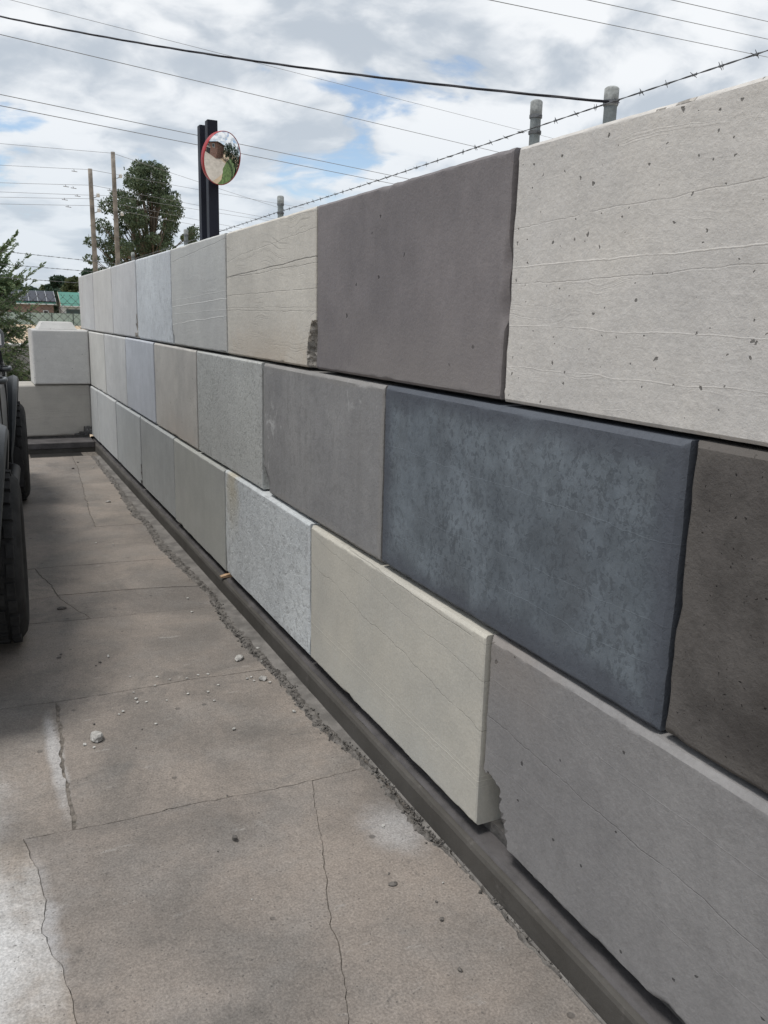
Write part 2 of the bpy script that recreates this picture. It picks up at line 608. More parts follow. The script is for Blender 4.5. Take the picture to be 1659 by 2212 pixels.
def slab_material():
    m, t, b = mat_base('worn_yard_concrete')
    c = t.coords('Object')
    rx, ry, rz = t.sep(c)
    info = t.node('ShaderNodeObjectInfo')
    n1 = t.noise(c, 1.7, 7, 0.62, 0.5)
    n2 = t.noise(t.vmath('ADD', c, (9, 3, 0)), 3.4, 6, 0.66, 0.3)
    base = t.mix(t.step(n1, 0.32, 0.68), (0.170, 0.153, 0.136), (0.286, 0.247, 0.212))
    base = t.mix(t.math('MULTIPLY', t.step(n2, 0.42, 0.70), 0.38), base, (0.245, 0.234, 0.219))
    # grey-dark worn / oily areas
    n3 = t.noise(t.vmath('ADD', c, (2.6, 14.1, 0)), 2.1, 7, 0.68, 0.7)
    base = t.mix(t.math('MULTIPLY', t.step(n3, 0.52, 0.68), 0.52), base, (0.125, 0.117, 0.107))
    n4 = t.noise(t.vmath('ADD', c, (5.5, 1.1, 0)), 9.0, 5, 0.7, 0.5)
    base = t.mix(t.math('MULTIPLY', t.step(n4, 0.62, 0.74), 0.40), base, (0.085, 0.080, 0.075))
    # light scuffs
    n5 = t.noise(t.vmath('MULTIPLY', t.vmath('ADD', c, (1.5, 1.1, 0)), (6, 16, 1)), 1.0, 5, 0.7, 0.5)
    base = t.mix(t.math('MULTIPLY', t.step(n5, 0.62, 0.74), 0.5), base, (0.40, 0.385, 0.36))
    # spilt lime powder beside one slab joint, and a pale splash near the footing
    for (x0, y0, sx, sy, st) in ((-0.12, 1.95, 0.22, 0.46, 0.72), (1.06, 2.02, 0.13, 0.17, 0.32), (-0.12, 2.62, 0.16, 0.30, 0.30), (0.155, 2.85, 0.035, 0.46, 0.42), (0.05, 1.95, 0.05, 0.5, 0.25)):
        d = t.math('SQRT', t.math('ADD', t.math('POWER', t.math('DIVIDE', t.math('SUBTRACT', rx, x0), sx), 2.0), t.math('POWER', t.math('DIVIDE', t.math('SUBTRACT', ry, y0), sy), 2.0)))
        d = t.math('ADD', d, t.math('MULTIPLY', t.math('SUBTRACT', t.noise(c, 6.0, 6, 0.68), 0.5), 1.1))
        base = t.mix(t.math('MULTIPLY', t.step(d, 1.05, 0.25), st), base, (0.56, 0.57, 0.58))
    grain = t.noise(c, 150, 3, 0.75)
    base = t.mix(1.0, base, t.mix(t.step(grain, 0.28, 0.72), (0.74,) * 3, (1.24,) * 3), 'MULTIPLY')
    mid = t.noise(c, 38, 5, 0.75, 0.3)
    base = t.mix(1.0, base, t.mix(t.step(mid, 0.30, 0.70), (0.90,) * 3, (1.10,) * 3), 'MULTIPLY')
    agg = t.voro(t.vmath('ADD', c, t.vmath('SCALE', t.noise(c, 40, 2, 0.5, out=1), 0.02)), 110)
    base = t.mix(t.math('MULTIPLY', t.math('GREATER_THAN', t.sep(agg['Color'])[0], 0.86), t.step(agg['Distance'], 0.30, 0.1)), base, t.mix(0.30, base, (0.38, 0.35, 0.32)))
    aggd = t.math('MULTIPLY', t.math('LESS_THAN', t.sep(agg['Color'])[0], 0.10), t.step(agg['Distance'], 0.34, 0.2))
    base = t.mix(t.math('MULTIPLY', aggd, 0.6), base, (0.07, 0.065, 0.06))
    pt = t.voro(t.vmath('ADD', c, (3, 3, 0)), 14)
    pf = t.math('MULTIPLY', t.math('GREATER_THAN', t.sep(pt['Color'])[1], 0.90), t.step(pt['Distance'], 0.16, 0.09))
    base = t.mix(t.math('MULTIPLY', pf, 0.6), base, (0.075, 0.07, 0.065))
    base = t.mix(1.0, base, t.mix(info.outputs['Random'], (0.91, 0.91, 0.92), (1.08, 1.07, 1.05)), 'MULTIPLY')
    t.put(b.inputs['Base Color'], base)
    t.put(b.inputs['Roughness'], t.math('ADD', 0.62, t.math('MULTIPLY', n2, 0.3)))
    b.inputs['Specular IOR Level'].default_value = 0.35
    h = t.math('ADD', t.math('MULTIPLY', grain, 0.5), t.math('ADD', t.math('MULTIPLY', n4, 0.9), t.math('MULTIPLY', agg['Distance'], 0.35)))
    h = t.math('SUBTRACT', h, t.math('MULTIPLY', pf, 1.5))
    t.put(b.inputs['Normal'], t.bump(h, 0.5, 0.006))
    return m


M_slab = slab_material()
M_soil = simple('dark_joint_soil', (0.150, 0.133, 0.114), 0.95, var=0.45, scale=40, bump=0.8, bscale=90)

yard = MB()
yard.box((-9, -9, -0.085), (1.30, 10.4, -0.0045))
yard_o = tag(yard.build('yard', M_soil), kind='structure')

EDGE = [(-9, 1.15), (0.4, 1.15), (1.19, 1.135), (1.32, 1.13), (1.47, 1.12), (1.75, 1.135), (1.96, 1.09), (2.25, 1.10), (2.45, 1.09), (2.73, 1.045), (3.17, 1.05), (3.46, 1.03),
        (3.91, 1.01), (4.44, 1.055), (4.9, 1.02), (5.45, 0.99), (6.1, 1.02), (6.44, 0.985), (7.6, 1.03), (9.15, 1.04), (10.0, 1.04)]


def edge_x(y):
    for (a, xa), (b_, xb) in zip(EDGE[:-1], EDGE[1:]):
        if a <= y <= b_:
            x = xa + (xb - xa) * (y - a) / (b_ - a)
            break
    return x + 0.03 + 0.011 * fbm(y * 6, 3.1, 0, 4, 0.65) + 0.007 * fbm(y * 31, 8.1, 0, 3, 0.6)


def jn(u, s_, amp=0.006):
    return amp * fbm(u * 5.0, s_ * 7.7, 0.5, 5, 0.62) + amp * 0.42 * fbm(u * 47.0, s_ * 2.9, 1.5, 3, 0.7)


def pw(pts):
    def f(x):
        if x <= pts[0][0]:
            return pts[0][1]
        for (a, ya), (b_, yb) in zip(pts[:-1], pts[1:]):
            if x <= b_:
                return ya + (yb - ya) * (x - a) / (b_ - a)
        return pts[-1][1]
    return f


# transverse joints y(x), from far to near
TR = [(9.44, [(-9, 9.43), (2, 9.45)]), (6.2, [(-9, 6.5), (0.23, 6.222), (0.88, 6.176), (2, 6.13)]), (5.2, [(-9, 5.6), (0.2, 5.251), (0.73, 5.212), (2, 5.10)]),
      (4.63, [(-9, 4.7), (0.175, 4.655), (0.325, 4.679), (0.646, 4.651), (1.09, 4.571), (2, 4.5)]), (4.23, [(-9, 4.5), (0.158, 4.273), (0.42, 4.242), (0.98, 4.196), (2, 4.15)]),
      (3.31, [(-9, 3.42), (0, 3.328), (0.4, 3.31), (0.74, 3.319), (1.097, 3.298), (2, 3.29)]), (2.38, [(-9, 2.5), (0, 2.398), (0.23, 2.387), (0.52, 2.384), (0.92, 2.362), (2, 2.35)]),
      (0.95, [(-9, 1.0), (2, 0.93)]), (-0.8, [(-9, -0.8), (2, -0.8)]), (-3.2, [(-9, -3.2), (2, -3.2)]), (-6, [(-9, -6), (2, -6)]), (-9, [(-9, -8.95), (2, -8.95)])]
TRf = [(pw(p), i) for i, (_, p) in enumerate(TR)]
# longitudinal joints per band: x as a function of y (near to far points)
LG = {0: [[(6.1, -2.0), (9.5, -1.7)], [(6.1, 0.70), (7.18, 0.755), (8.61, 0.854), (9.5, 0.88)]],
      1: [[(5.1, -2.0), (6.4, -2.0)]],
      2: [[(4.6, -2.0), (5.4, -2.0)], [(4.6, 0.322), (4.68, 0.319), (5.12, 0.26), (5.3, 0.24)]],
      3: [[(4.1, -2.0), (4.7, -2.0)], [(4.2, 0.44), (4.251, 0.429), (4.681, 0.319), (4.8, 0.31)]],
      4: [[(3.2, -2.0), (4.5, -2.0)]],
      5: [[(2.3, -2.0), (3.5, -2.0)], [(2.3, 0.167), (2.39, 0.169), (2.606, 0.175), (2.896, 0.176), (3.318, 0.198), (3.4, 0.2)]],
      6: [[(0.8, -1.6), (2.5, -1.7)], [(0.8, 0.12), (1.647, 0.091), (1.76, 0.091), (1.849, 0.084), (1.865, 0.064), (1.983, 0.052), (2.072, 0.062), (2.239, 0.053), (2.374, 0.036), (2.5, 0.03)],
          [(0.8, 0.42), (1.459, 0.659), (1.582, 0.695), (1.685, 0.718), (1.81, 0.757), (1.985, 0.813), (2.192, 0.865), (2.36, 0.922), (2.45, 0.94)]],
      7: [[(-1, -1.6), (1.1, -1.6)], [(-1, 0.1), (1.1, 0.1)]], 8: [[(-4, -1.6), (-0.6, -1.6)]], 9: [[(-7, -1.6), (-3, -1.6)]], 10: [[(-9, -1.6), (-5, -1.6)]]}


def slab_poly(band, li, lj):
    """outline of one slab between transverse joints band (far) and band+1 (near), longitudinal joints li, lj (None: yard edge)"""
    (ff, fi), (fn, ni) = TRf[band], TRf[band + 1]
    vis = band <= 7
    st = 0.018 if vis else 0.4
    gap = lambda u, s_: (0.0016 if band < 5 else 0.0002) + (0.0019 if band < 5 else 0.0013) * max(0, fbm(u * 4.2, s_ * 3.3, 1.7, 3) + 0.25)

    def lx(k, side):
        if k == 'L':
            return lambda y: -8.9
        if k == 'R':
            return edge_x
        p = pw(LG[band][k])
        wide = 0.0045 if (band == 5 and k == 1) else 0.0
        return lambda y: p(y) + jn(y, band * 3 + k, 0.010 if k else 0.004) + side * (gap(y, band + k) + wide * (1 + 1.2 * fbm(y * 18, band, 3.0, 3)))
    xl, xr = lx(li, +1), lx(lj, -1)
    tg = 0.0011 if 4 < band < 8 else 0.0004
    yt = lambda x: ff(x) + jn(x, fi, 0.008) - gap(x, fi) - tg * (1 + fbm(x * 13, fi, 6.0, 3)) - 0.012 * max(0, fbm(x * 7, fi, 9.0, 4, 0.65) - 0.42)
    yb = lambda x: fn(x) + jn(x, ni, 0.008) + gap(x, ni) + tg * (1 + fbm(x * 13, ni, 6.0, 3)) + 0.012 * max(0, fbm(x * 7, ni, 19.0, 4, 0.65) - 0.42)

    def corner(xf, yf):
        x, y = xf(3), 3
        for _ in range(6):
            y = yf(x)
            x = xf(y)
        return x, y
    bl, br, tr, tl = corner(xl, yb), corner(xr, yb), corner(xr, yt), corner(xl, yt)
    P = []
    n = max(2, int((br[0] - bl[0]) / st)) if bl[0] > -1.5 else max(2, int((br[0] - bl[0]) / 0.05))
    for i in range(n):
        x = bl[0] + (br[0] - bl[0]) * i / n
        P.append((x, yb(x) if 0 < i else bl[1]))
    n = max(2, int((tr[1] - br[1]) / st))
    for i in range(n):
        y = br[1] + (tr[1] - br[1]) * i / n
        P.append((xr(y) if 0 < i else br[0], y))
    n = max(2, int((tr[0] - tl[0]) / st)) if tl[0] > -1.5 else max(2, int((tr[0] - tl[0]) / 0.05))
    for i in range(n):
        x = tr[0] + (tl[0] - tr[0]) * i / n
        P.append((x, yt(x) if 0 < i else tr[1]))
    n = max(2, int((tl[1] - bl[1]) / st)) if tl[0] > -5 else 2
    for i in range(n):
        y = tl[1] + (bl[1] - tl[1]) * i / n
        P.append((xl(y) if 0 < i else tl[0], y))
    return P


for band in range(len(TR) - 1):
    ks = ['L'] + list(range(len(LG[band]))) + ['R']
    for a, b_ in zip(ks[:-1], ks[1:]):
        P = slab_poly(band, a, b_)
        top = 0.0 + random.uniform(-0.0018, 0.0018)
        bm = bmesh.new()
        tv = [bm.verts.new((x, y, top)) for x, y in P]
        mv = [bm.verts.new((x, y, top - 0.003)) for x, y in P]
        bv = [bm.verts.new((x, y, -0.05)) for x, y in P]
        # break the arris: pull the very top edge inwards a touch
        n = len(P)
        for i in range(n):
            p0, p1 = Vector((*P[i - 1], 0)), Vector((*P[(i + 1) % n], 0))
            tdir = (p1 - p0)
            if tdir.length > 1e-6:
                tdir.normalize()
                tv[i].co += Vector((-tdir.y, tdir.x, 0)) * (0.0009 + 0.0008 * fbm(P[i][0] * 20, P[i][1] * 20, 1, 2))
        f = bm.faces.new(tv)
        for i in range(n):
            j = (i + 1) % n
            bm.faces.new((tv[j], tv[i], mv[i], mv[j]))
            bm.faces.new((mv[j], mv[i], bv[i], bv[j]))
        bmesh.ops.triangulate(bm, faces=[f])
        bmesh.ops.recalc_face_normals(bm, faces=bm.faces)
        me = bpy.data.meshes.new('slab')
        bm.to_mesh(me)
        bm.free()
        link('slab', me, M_slab, yard_o)

# ------------------------------------------------------------------ footing kerb under the blocks
def kerb_material():
    m, t, b = mat_base('dark_footing_concrete')
    c = t.coords('Object')
    rx, ry, rz = t.sep(c)
    base = t.mix(t.step(t.noise(c, 3.0, 6, 0.65, 0.3), 0.3, 0.7), (0.062, 0.057, 0.050), (0.092, 0.086, 0.078))
    base = t.mix(t.math('MULTIPLY', t.step(t.noise(c, 14, 5, 0.7), 0.58, 0.72), 0.5), base, (0.14, 0.13, 0.12))
    base = t.mix(t.math('MULTIPLY', t.step(t.noise(t.vmath('MULTIPLY', c, (40, 4, 40)), 1.0, 4, 0.7), 0.62, 0.74), 0.5), base, (0.03, 0.028, 0.026))
    t.put(b.inputs['Base Color'], base)
    b.inputs['Roughness'].default_value = 0.8
    b.inputs['Specular IOR Level'].default_value = 0.3
    t.put(b.inputs['Normal'], t.bump(t.noise(c, 55, 5, 0.7), 0.35, 0.004))
    return m


M_kerb = kerb_material()
M_ledge = simple('footing_ledge_concrete', (0.078, 0.073, 0.073), 0.85, var=0.3, scale=7, bump=0.4, bscale=50)
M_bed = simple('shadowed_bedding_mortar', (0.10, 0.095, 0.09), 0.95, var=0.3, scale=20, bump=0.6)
M_mortar = simple('grey_mortar_smear', (0.165, 0.155, 0.143), 0.9, var=0.3, scale=9, bump=0.5, bscale=70)

kerb = tag(empty('footing_kerb', (1.3, 4.5, 0)), 'long dark brown concrete footing kerb running under the block wall', 'kerb', kind='thing')


def strip_mesh(name, prof_fn, y0, y1, n, mat, parent, smooth=False, off=(0, 0, 0)):
    vs, fs = [], []
    k = None
    for i in range(n + 1):
        y = y0 + (y1 - y0) * i / n
        pr = prof_fn(y)
        k = len(pr)
        vs += [(x - off[0], y - off[1], z - off[2]) for x, z in pr]
    for i in range(n):
        for j in range(k - 1):
            a = i * k + j
            fs.append((a, a + 1, a + k + 1, a + k))
    fs.append(tuple(range(k))[::-1])
    fs.append(tuple(n * k + j for j in range(k)))
    for i in range(n):
        a = i * k
        fs.append((a, a + k, a + k + k - 1, a + k - 1))
    m = MB()
    m.v, m.f = vs, fs
    return m.build(name, mat, parent, smooth=smooth)


KO = (1.3, 4.5, 0)
strip_mesh('kerb_face', lambda y: [(1.158 + 0.0018 * fbm(y * 2, 1, 0), -0.07), (1.158 + 0.0018 * fbm(y * 2, 1, 0), 0.072 + 0.002 * fbm(y * 4, 2, 0)),
                                   (1.163 + 0.0015 * fbm(y * 9, 4, 0), 0.083 + 0.0025 * fbm(y * 6, 3, 0)), (1.171, 0.087 + 0.0025 * fbm(y * 6, 3, 0)), (1.1765, 0.0875), (1.1765, -0.07)], -2.4, 9.76, 420, M_kerb, kerb, off=KO)
strip_mesh('kerb_ledge', lambda y: [(1.1775, -0.06), (1.1775, 0.0865 + 0.0025 * fbm(y * 7, 9, 0)), (1.186, 0.0945 + 0.002 * fbm(y * 5, 6, 0)), (1.215, 0.097 + 0.002 * fbm(y * 11, 7, 0)), (1.50, 0.098), (1.50, -0.06)], -2.4, 10.3, 300, M_ledge, kerb, off=KO)
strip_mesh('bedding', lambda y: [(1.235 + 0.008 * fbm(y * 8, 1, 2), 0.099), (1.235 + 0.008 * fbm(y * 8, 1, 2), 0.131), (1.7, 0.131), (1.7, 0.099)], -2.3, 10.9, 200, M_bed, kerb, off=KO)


def mortar_prof(y):
    w = 1.1575 - edge_x(y) - 0.030 + 0.016 * fbm(y * 2.1, 4.4, 0, 4, 0.65) + 0.007 * fbm(y * 22, 2.2, 0, 3, 0.6)
    w = max(0.006, w)
    z = 0.001 * fbm(y * 6, 9, 0)
    return [(1.1575 - w, -0.03), (1.1575 - w, -0.004 + z), (1.1575 - w * 0.8, 0.003 + z), (1.1575, 0.007 + z), (1.1575, -0.03)]


strip_mesh('mortar_smear', mortar_prof, -2.4, 9.4, 700, M_mortar, kerb, off=KO)

# ------------------------------------------------------------------ rubble in the slot between slab and footing
rub_m, rt, rb_ = mat_base('crumbled_mortar_rubble')
rc = rt.coords('Object')
rcol = rt.mix(rt.step(rt.noise(rc, 34, 5, 0.7), 0.32, 0.66), (0.060, 0.055, 0.049), (0.19, 0.176, 0.160))
rcol = rt.mix(rt.step(rt.noise(rc, 4, 4, 0.6), 0.55, 0.7), rcol, rt.mix(0.5, rcol, (0.26, 0.24, 0.215)))
rt.put(rb_.inputs['Base Color'], rcol)
rb_.inputs['Roughness'].default_value = 0.95
rt.put(rb_.inputs['Normal'], rt.bump(rt.noise(rc, 80, 5, 0.75), 0.9, 0.008))

rv, rf = [], []
ny = 900
nx_ = 14
for i in range(ny + 1):
    y = -1.0 + 10.4 * i / ny
    xa, xb = edge_x(y) - 0.012, 1.16
    amt = 0.5 + 0.5 * max(-0.6, min(1, fbm(y * 1.3, 6.6, 0, 3)))
    for j in range(nx_ + 1):
        u = j / nx_
        x = xa + (xb - xa) * u
        r_ = fbm(x * 34, y * 34, 3, 4, 0.65)
        prof = math.exp(-((u - 0.30) / 0.26) ** 2)
        z = -0.006 + 0.012 * prof * (0.5 + amt) + 0.010 * r_ * (0.35 + prof)
        if j == 0:
            z = min(z, -0.004)
        rv.append((x, y, z))
for i in range(ny):
    for j in range(nx_):
        a = i * (nx_ + 1) + j
        rf.append((a, a + 1, a + nx_ + 2, a + nx_ + 1))
rubble_me = mesh_np('mortar_rubble', rv, rf)
rub = link('mortar_rubble', rubble_me, rub_m)
# loose crumbs on top, same heap
rng = random.Random(11)


def rock(seed, rx, ry, rz, sub=1):
    bm = bmesh.new()
    bmesh.ops.create_icosphere(bm, subdivisions=sub, radius=1)
    for v in bm.verts:
        k = 1 + 0.42 * mnoise.noise(v.co * 1.1 + Vector((seed * 3.1, seed * 1.7, 0)))
        v.co = Vector((v.co.x * rx * k, v.co.y * ry * k, max(-0.55, v.co.z) * rz * k))
    return bm


cv_, cf_ = [], []
for i in range(1300):
    y = rng.uniform(0.9, 9.3) if rng.random() < 0.45 else rng.uniform(1.0, 4.6)
    ex = edge_x(y)
    x = ex + rng.gauss(0.012, 0.010)
    s_ = rng.uniform(0.0015, 0.0058) * (1.4 if rng.random() < 0.12 else 1)
    z = 0.002 if x < ex - 0.004 else 0.006
    b0 = len(cv_)
    for (ax, ay, az) in ((1, 0, 0), (-1, 0, 0), (0, 1, 0), (0, -1, 0), (0, 0, 1), (0, 0, -0.5)):
        cv_.append((x + ax * s_ * rng.uniform(.6, 1.5), y + ay * s_ * rng.uniform(.6, 1.5), z + az * s_ * rng.uniform(.6, 1.2)))
    for t3 in ((0, 2, 4), (2, 1, 4), (1, 3, 4), (3, 0, 4), (2, 0, 5), (1, 2, 5), (3, 1, 5), (0, 3, 5)):
        cf_.append([b0 + q for q in t3])
tag(rub, 'crumbled grey mortar rubble in the slot beside the footing kerb', 'rubble', kind='stuff')
crumbs = link('mortar_crumbs', mesh_np('mortar_crumbs', cv_, cf_), rub_m)
tag(crumbs, 'small grey mortar crumbs scattered along the broken slab edge', 'rubble', kind='stuff')

# ================================================================== THE BLOCK WALL
TOPZ, MIDZ, BOTZ = (1.328, 1.934), (0.716, 1.316), (0.131, 0.704)
WX = (1.208, 1.200, 1.188)
JT = [0.490, 1.789, 3.087, 4.364, 5.700, 6.995, 8.275, 9.582, 10.88]
JM = [-0.170, 1.134, 2.444, 3.737, 5.018, 6.322, 7.594, 8.875, 10.137, 10.80]
JB = [0.450, 1.751, 3.066, 4.365, 5.669, 6.945, 8.223, 9.520, 10.80]
K = 1.0
C_ = {}
cream, pale = (0.600, 0.560, 0.500), (0.590, 0.590, 0.570)
mats_top = [
    concrete('pitted_cream_concrete', (0.590, 0.562, 0.520), (0.520, 0.502, 0.478), 1, 0.06, pits=0.33, pit_scale=8.5, streak=0.12, light_streak=0.12, bump=0.5, hl=[(0.335, 0.01, 0.03, 0.0022, -0.22), (0.30, 0.02, 0.035, 0.0018, 0.12), (0.185, -0.01, 0.03, 0.0018, -0.14), (0.09, 0.0, 0.03, 0.0018, -0.14), (0.44, 0.03, 0.04, 0.0018, 0.10)]),
    concrete('smooth_charcoal_concrete', (0.225, 0.206, 0.206), (0.175, 0.162, 0.165), 2, 0.07, vert=0.10, pits=0.03, pit_scale=6, bump=0.4, stain=[(0.1, 0.9, 0.3, -0.05, (0.255, 0.235, 0.222), 0.55)]),
    concrete('cream_streaked_concrete', (0.625, 0.590, 0.525), (0.555, 0.525, 0.470), 3, 0.05, streak=0.25, bump=0.4, stain=[(0.0, 0.8, 0.22, -0.02, (0.50, 0.42, 0.33), 0.55)],
             hl=[(0.405, 0.03, 0.022, 0.0035, 0.75), (0.392, 0.015, 0.03, 0.002, 0.6), (0.30, 0.01, 0.016, 0.0022, 0.4), (0.22, 0.0, 0.03, 0.002, 0.35), (0.235, 0.0, 0.02, 0.0018, 0.25), (0.50, 0.05, 0.04, 0.002, 0.25)]),
    concrete('light_grey_concrete', (0.545, 0.545, 0.520), (0.480, 0.480, 0.465), 4, 0.05, light_streak=0.2, streak=0.1, bump=0.35, hl=[(0.26, 0.03, 0.02, 0.003, -0.7), (0.16, 0.05, 0.025, 0.003, -0.7), (0.55, 0.04, 0.02, 0.0025, 0.4), (0.30, 0.03, 0.02, 0.002, -0.4), (0.21, 0.02, 0.02, 0.002, -0.4)]),
    concrete('bluish_white_concrete', (0.620, 0.650, 0.670), (0.545, 0.570, 0.590), 5, 0.07, speck=0.35, speck_scale=26, bump=0.7),
    concrete('pale_concrete', (0.590, 0.595, 0.600), (0.53, 0.535, 0.54), 6, 0.06, vert=0.15),
    concrete('pale_concrete', (0.600, 0.598, 0.580), (0.54, 0.538, 0.525), 7, 0.05, vert=0.12),
    concrete('pale_concrete', (0.540, 0.545, 0.545), (0.49, 0.49, 0.49), 8, 0.06)]
EDG = lambda col, st, w=0.05: (0.65, 0.60, w, col, st)
mats_mid = [
    concrete('dark_pitted_concrete', (0.112, 0.103, 0.096), (0.083, 0.076, 0.071), 9, 0.26, pits=0.75, pit_scale=17, bump=0.7, blotch=0.4, blotch_col=(0.052, 0.046, 0.042), edge=EDG((0.115, 0.105, 0.096), 0.7, 0.05)),
    concrete('blue_black_mottled_concrete', (0.172, 0.198, 0.220), (0.108, 0.125, 0.143), 10, 0.2, speck=0.55, speck_col=(0.066, 0.075, 0.086), speck_scale=66, speck2=0.6, blotch=0.3, blotch_col=(0.090, 0.095, 0.103), bump=0.3, rough=0.7,
             edge=EDG((0.076, 0.083, 0.100), 0.8, 0.09), hl=[(0.40, -0.01, 0.05, 0.0016, -0.2), (0.22, 0.01, 0.06, 0.0016, -0.2), (0.13, 0.0, 0.06, 0.0016, -0.25)]),
    concrete('grey_stained_concrete', (0.285, 0.280, 0.276), (0.228, 0.225, 0.226), 11, 0.08, vert=0.14, speck=0.3, speck_scale=32, white=0.8, blotch=0.3, blotch_col=(0.20, 0.195, 0.19), bump=0.4, edge=EDG((0.27, 0.255, 0.235), 0.4, 0.04)),
    concrete('speckled_grey_concrete', (0.485, 0.492, 0.470), (0.430, 0.436, 0.420), 12, 0.06, speck=0.6, speck_scale=62, speck_col=(0.29, 0.29, 0.275), pits=0.08, pit_scale=8, bump=0.6),
    concrete('warm_grey_concrete', (0.500, 0.480, 0.442), (0.435, 0.420, 0.395), 13, 0.07, blotch=0.2, stain=[(0.1, 0.8, 0.25, -0.05, (0.46, 0.40, 0.34), 0.5)], pits=0.08),
    concrete('lavender_grey_concrete', (0.500, 0.520, 0.555), (0.450, 0.470, 0.500), 14, 0.06, vert=0.12),
    concrete('pale_concrete', (0.545, 0.548, 0.540), (0.48, 0.485, 0.48), 15, 0.06, vert=0.15),
    concrete('pale_concrete', (0.575, 0.570, 0.540), (0.52, 0.518, 0.49), 16, 0.05),
    concrete('pale_concrete', (0.56, 0.55, 0.53), (0.5, 0.5, 0.48), 26, 0.05)]
mats_bot = [
    concrete('mid_grey_concrete', (0.262, 0.254, 0.250), (0.224, 0.218, 0.217), 17, 0.07, speck=0.18, speck_scale=24, pits=0.06, pit_scale=7, bump=0.45, stain=[(-0.62, 0.32, 0.30, 0.58, (0.245, 0.215, 0.190), 0.5)],
             hl=[(0.315, -0.045, 0.07, 0.0020, 0.28), (0.445, -0.02, 0.03, 0.0016, -0.15), (0.20, -0.04, 0.04, 0.0016, -0.15)]),
    concrete('sandstone_cream_concrete', (0.512, 0.487, 0.424), (0.450, 0.435, 0.390), 18, 0.05, bump=0.3, stain=[(0.0, 0.9, 0.2, -0.1, (0.47, 0.475, 0.445), 0.6)],
             hl=[(0.36, -0.10, 0.09, 0.0022, 0.38), (0.495, -0.08, 0.07, 0.0018, 0.32), (0.15, -0.02, 0.02, 0.0024, -0.35), (0.17, -0.03, 0.02, 0.0016, -0.3), (0.13, -0.02, 0.025, 0.0016, -0.3), (0.565, -0.03, 0.02, 0.0025, 0.4)]),
    concrete('blue_white_speckled_concrete', (0.590, 0.615, 0.620), (0.50, 0.522, 0.53), 19, 0.10, speck=0.55, speck_scale=28, speck_col=(0.36, 0.37, 0.37), bump=0.95, stain=[(-0.50, 0.16, 0.16, 0.56, (0.46, 0.40, 0.27), 0.6)]),
    concrete('olive_grey_concrete', (0.400, 0.405, 0.375), (0.365, 0.368, 0.350), 20, 0.05, vert=0.08, bump=0.25),
    concrete('grey_concrete', (0.375, 0.388, 0.382), (0.335, 0.345, 0.342), 21, 0.06, vert=0.15, bump=0.25),
    concrete('grey_concrete', (0.43, 0.445, 0.440), (0.385, 0.40, 0.40), 22, 0.05, vert=0.12, bump=0.25),
    concrete('pale_grey_concrete', (0.50, 0.508, 0.500), (0.45, 0.46, 0.455), 23, 0.05, vert=0.1),
    concrete('pale_grey_concrete', (0.50, 0.508, 0.500), (0.45, 0.46, 0.455), 24, 0.05)]
M_broken_l = broken_concrete('broken_cream_aggregate', (0.36, 0.335, 0.30))
M_broken_d = broken_concrete('broken_grey_aggregate', (0.20, 0.195, 0.19))

wall = tag(empty('block_wall', (1.4, 5.2, 0.131)), 'retaining wall of big mismatched grey and cream concrete blocks, three courses', 'wall', kind='thing')
LBL = {('T', 0): 'cream block speckled with dark pits', ('T', 1): 'smooth charcoal block', ('T', 2): 'cream block with dark casting lines and a broken corner', ('T', 4): 'bluish white rough block',
       ('M', 0): 'near-black pitted block', ('M', 1): 'blue-black mottled block', ('M', 2): 'grey block with white paint marks', ('M', 3): 'finely speckled light grey block', ('M', 5): 'lavender grey block',
       ('B', 0): 'mid grey block with a broken lower corner', ('B', 1): 'sandy cream block with thin dark lines', ('B', 2): 'bluish white speckled block with a rust stain'}
CHIPS = {('T', 2): [(1.30, 0.00, 0.13, 0.19, 0.09)], ('T', 3): [(0.0, 0.02, 0.05, 0.06, 0.03)], ('T', 5): [(1.29, 0.02, 0.08, 0.11, 0.03)],
         ('B', 0): [(-0.05, -0.03, 0.19, 0.23, 0.13)], ('M', 2): [(0.0, 0.0, 0.09, 0.10, 0.05)], 
         ('B', 5): [(1.28, 0.03, 0.05, 0.12, 0.03)], ('T', 0): [(0.50, 0.612, 0.13, 0.014, 0.008)]}
PROUD = {('T', 0): 0.003, ('T', 1): -0.001, ('T', 2): -0.002, ('T', 3): -0.004, ('M', 0): 0.001, ('M', 1): -0.003, ('M', 2): -0.003, ('M', 3): -0.004, ('B', 0): 0.002, ('B', 1): -0.007, ('B', 2): -0.008, ('B', 3): -0.008}
CHAM = {('T', 0): 0.007, ('T', 1): 0.008, ('T', 2): 0.007, ('M', 1): 0.012, ('M', 0): 0.012, ('M', 2): 0.011, ('B', 1): 0.009, ('B', 0): 0.012, ('B', 2): 0.008}
GAPR = {('T', 1): 0.010, ('M', 1): 0.009, ('M', 2): 0.008, ('B', 1): 0.004, ('T', 2): 0.008, ('T', 3): 0.014, ('B', 2): 0.008}
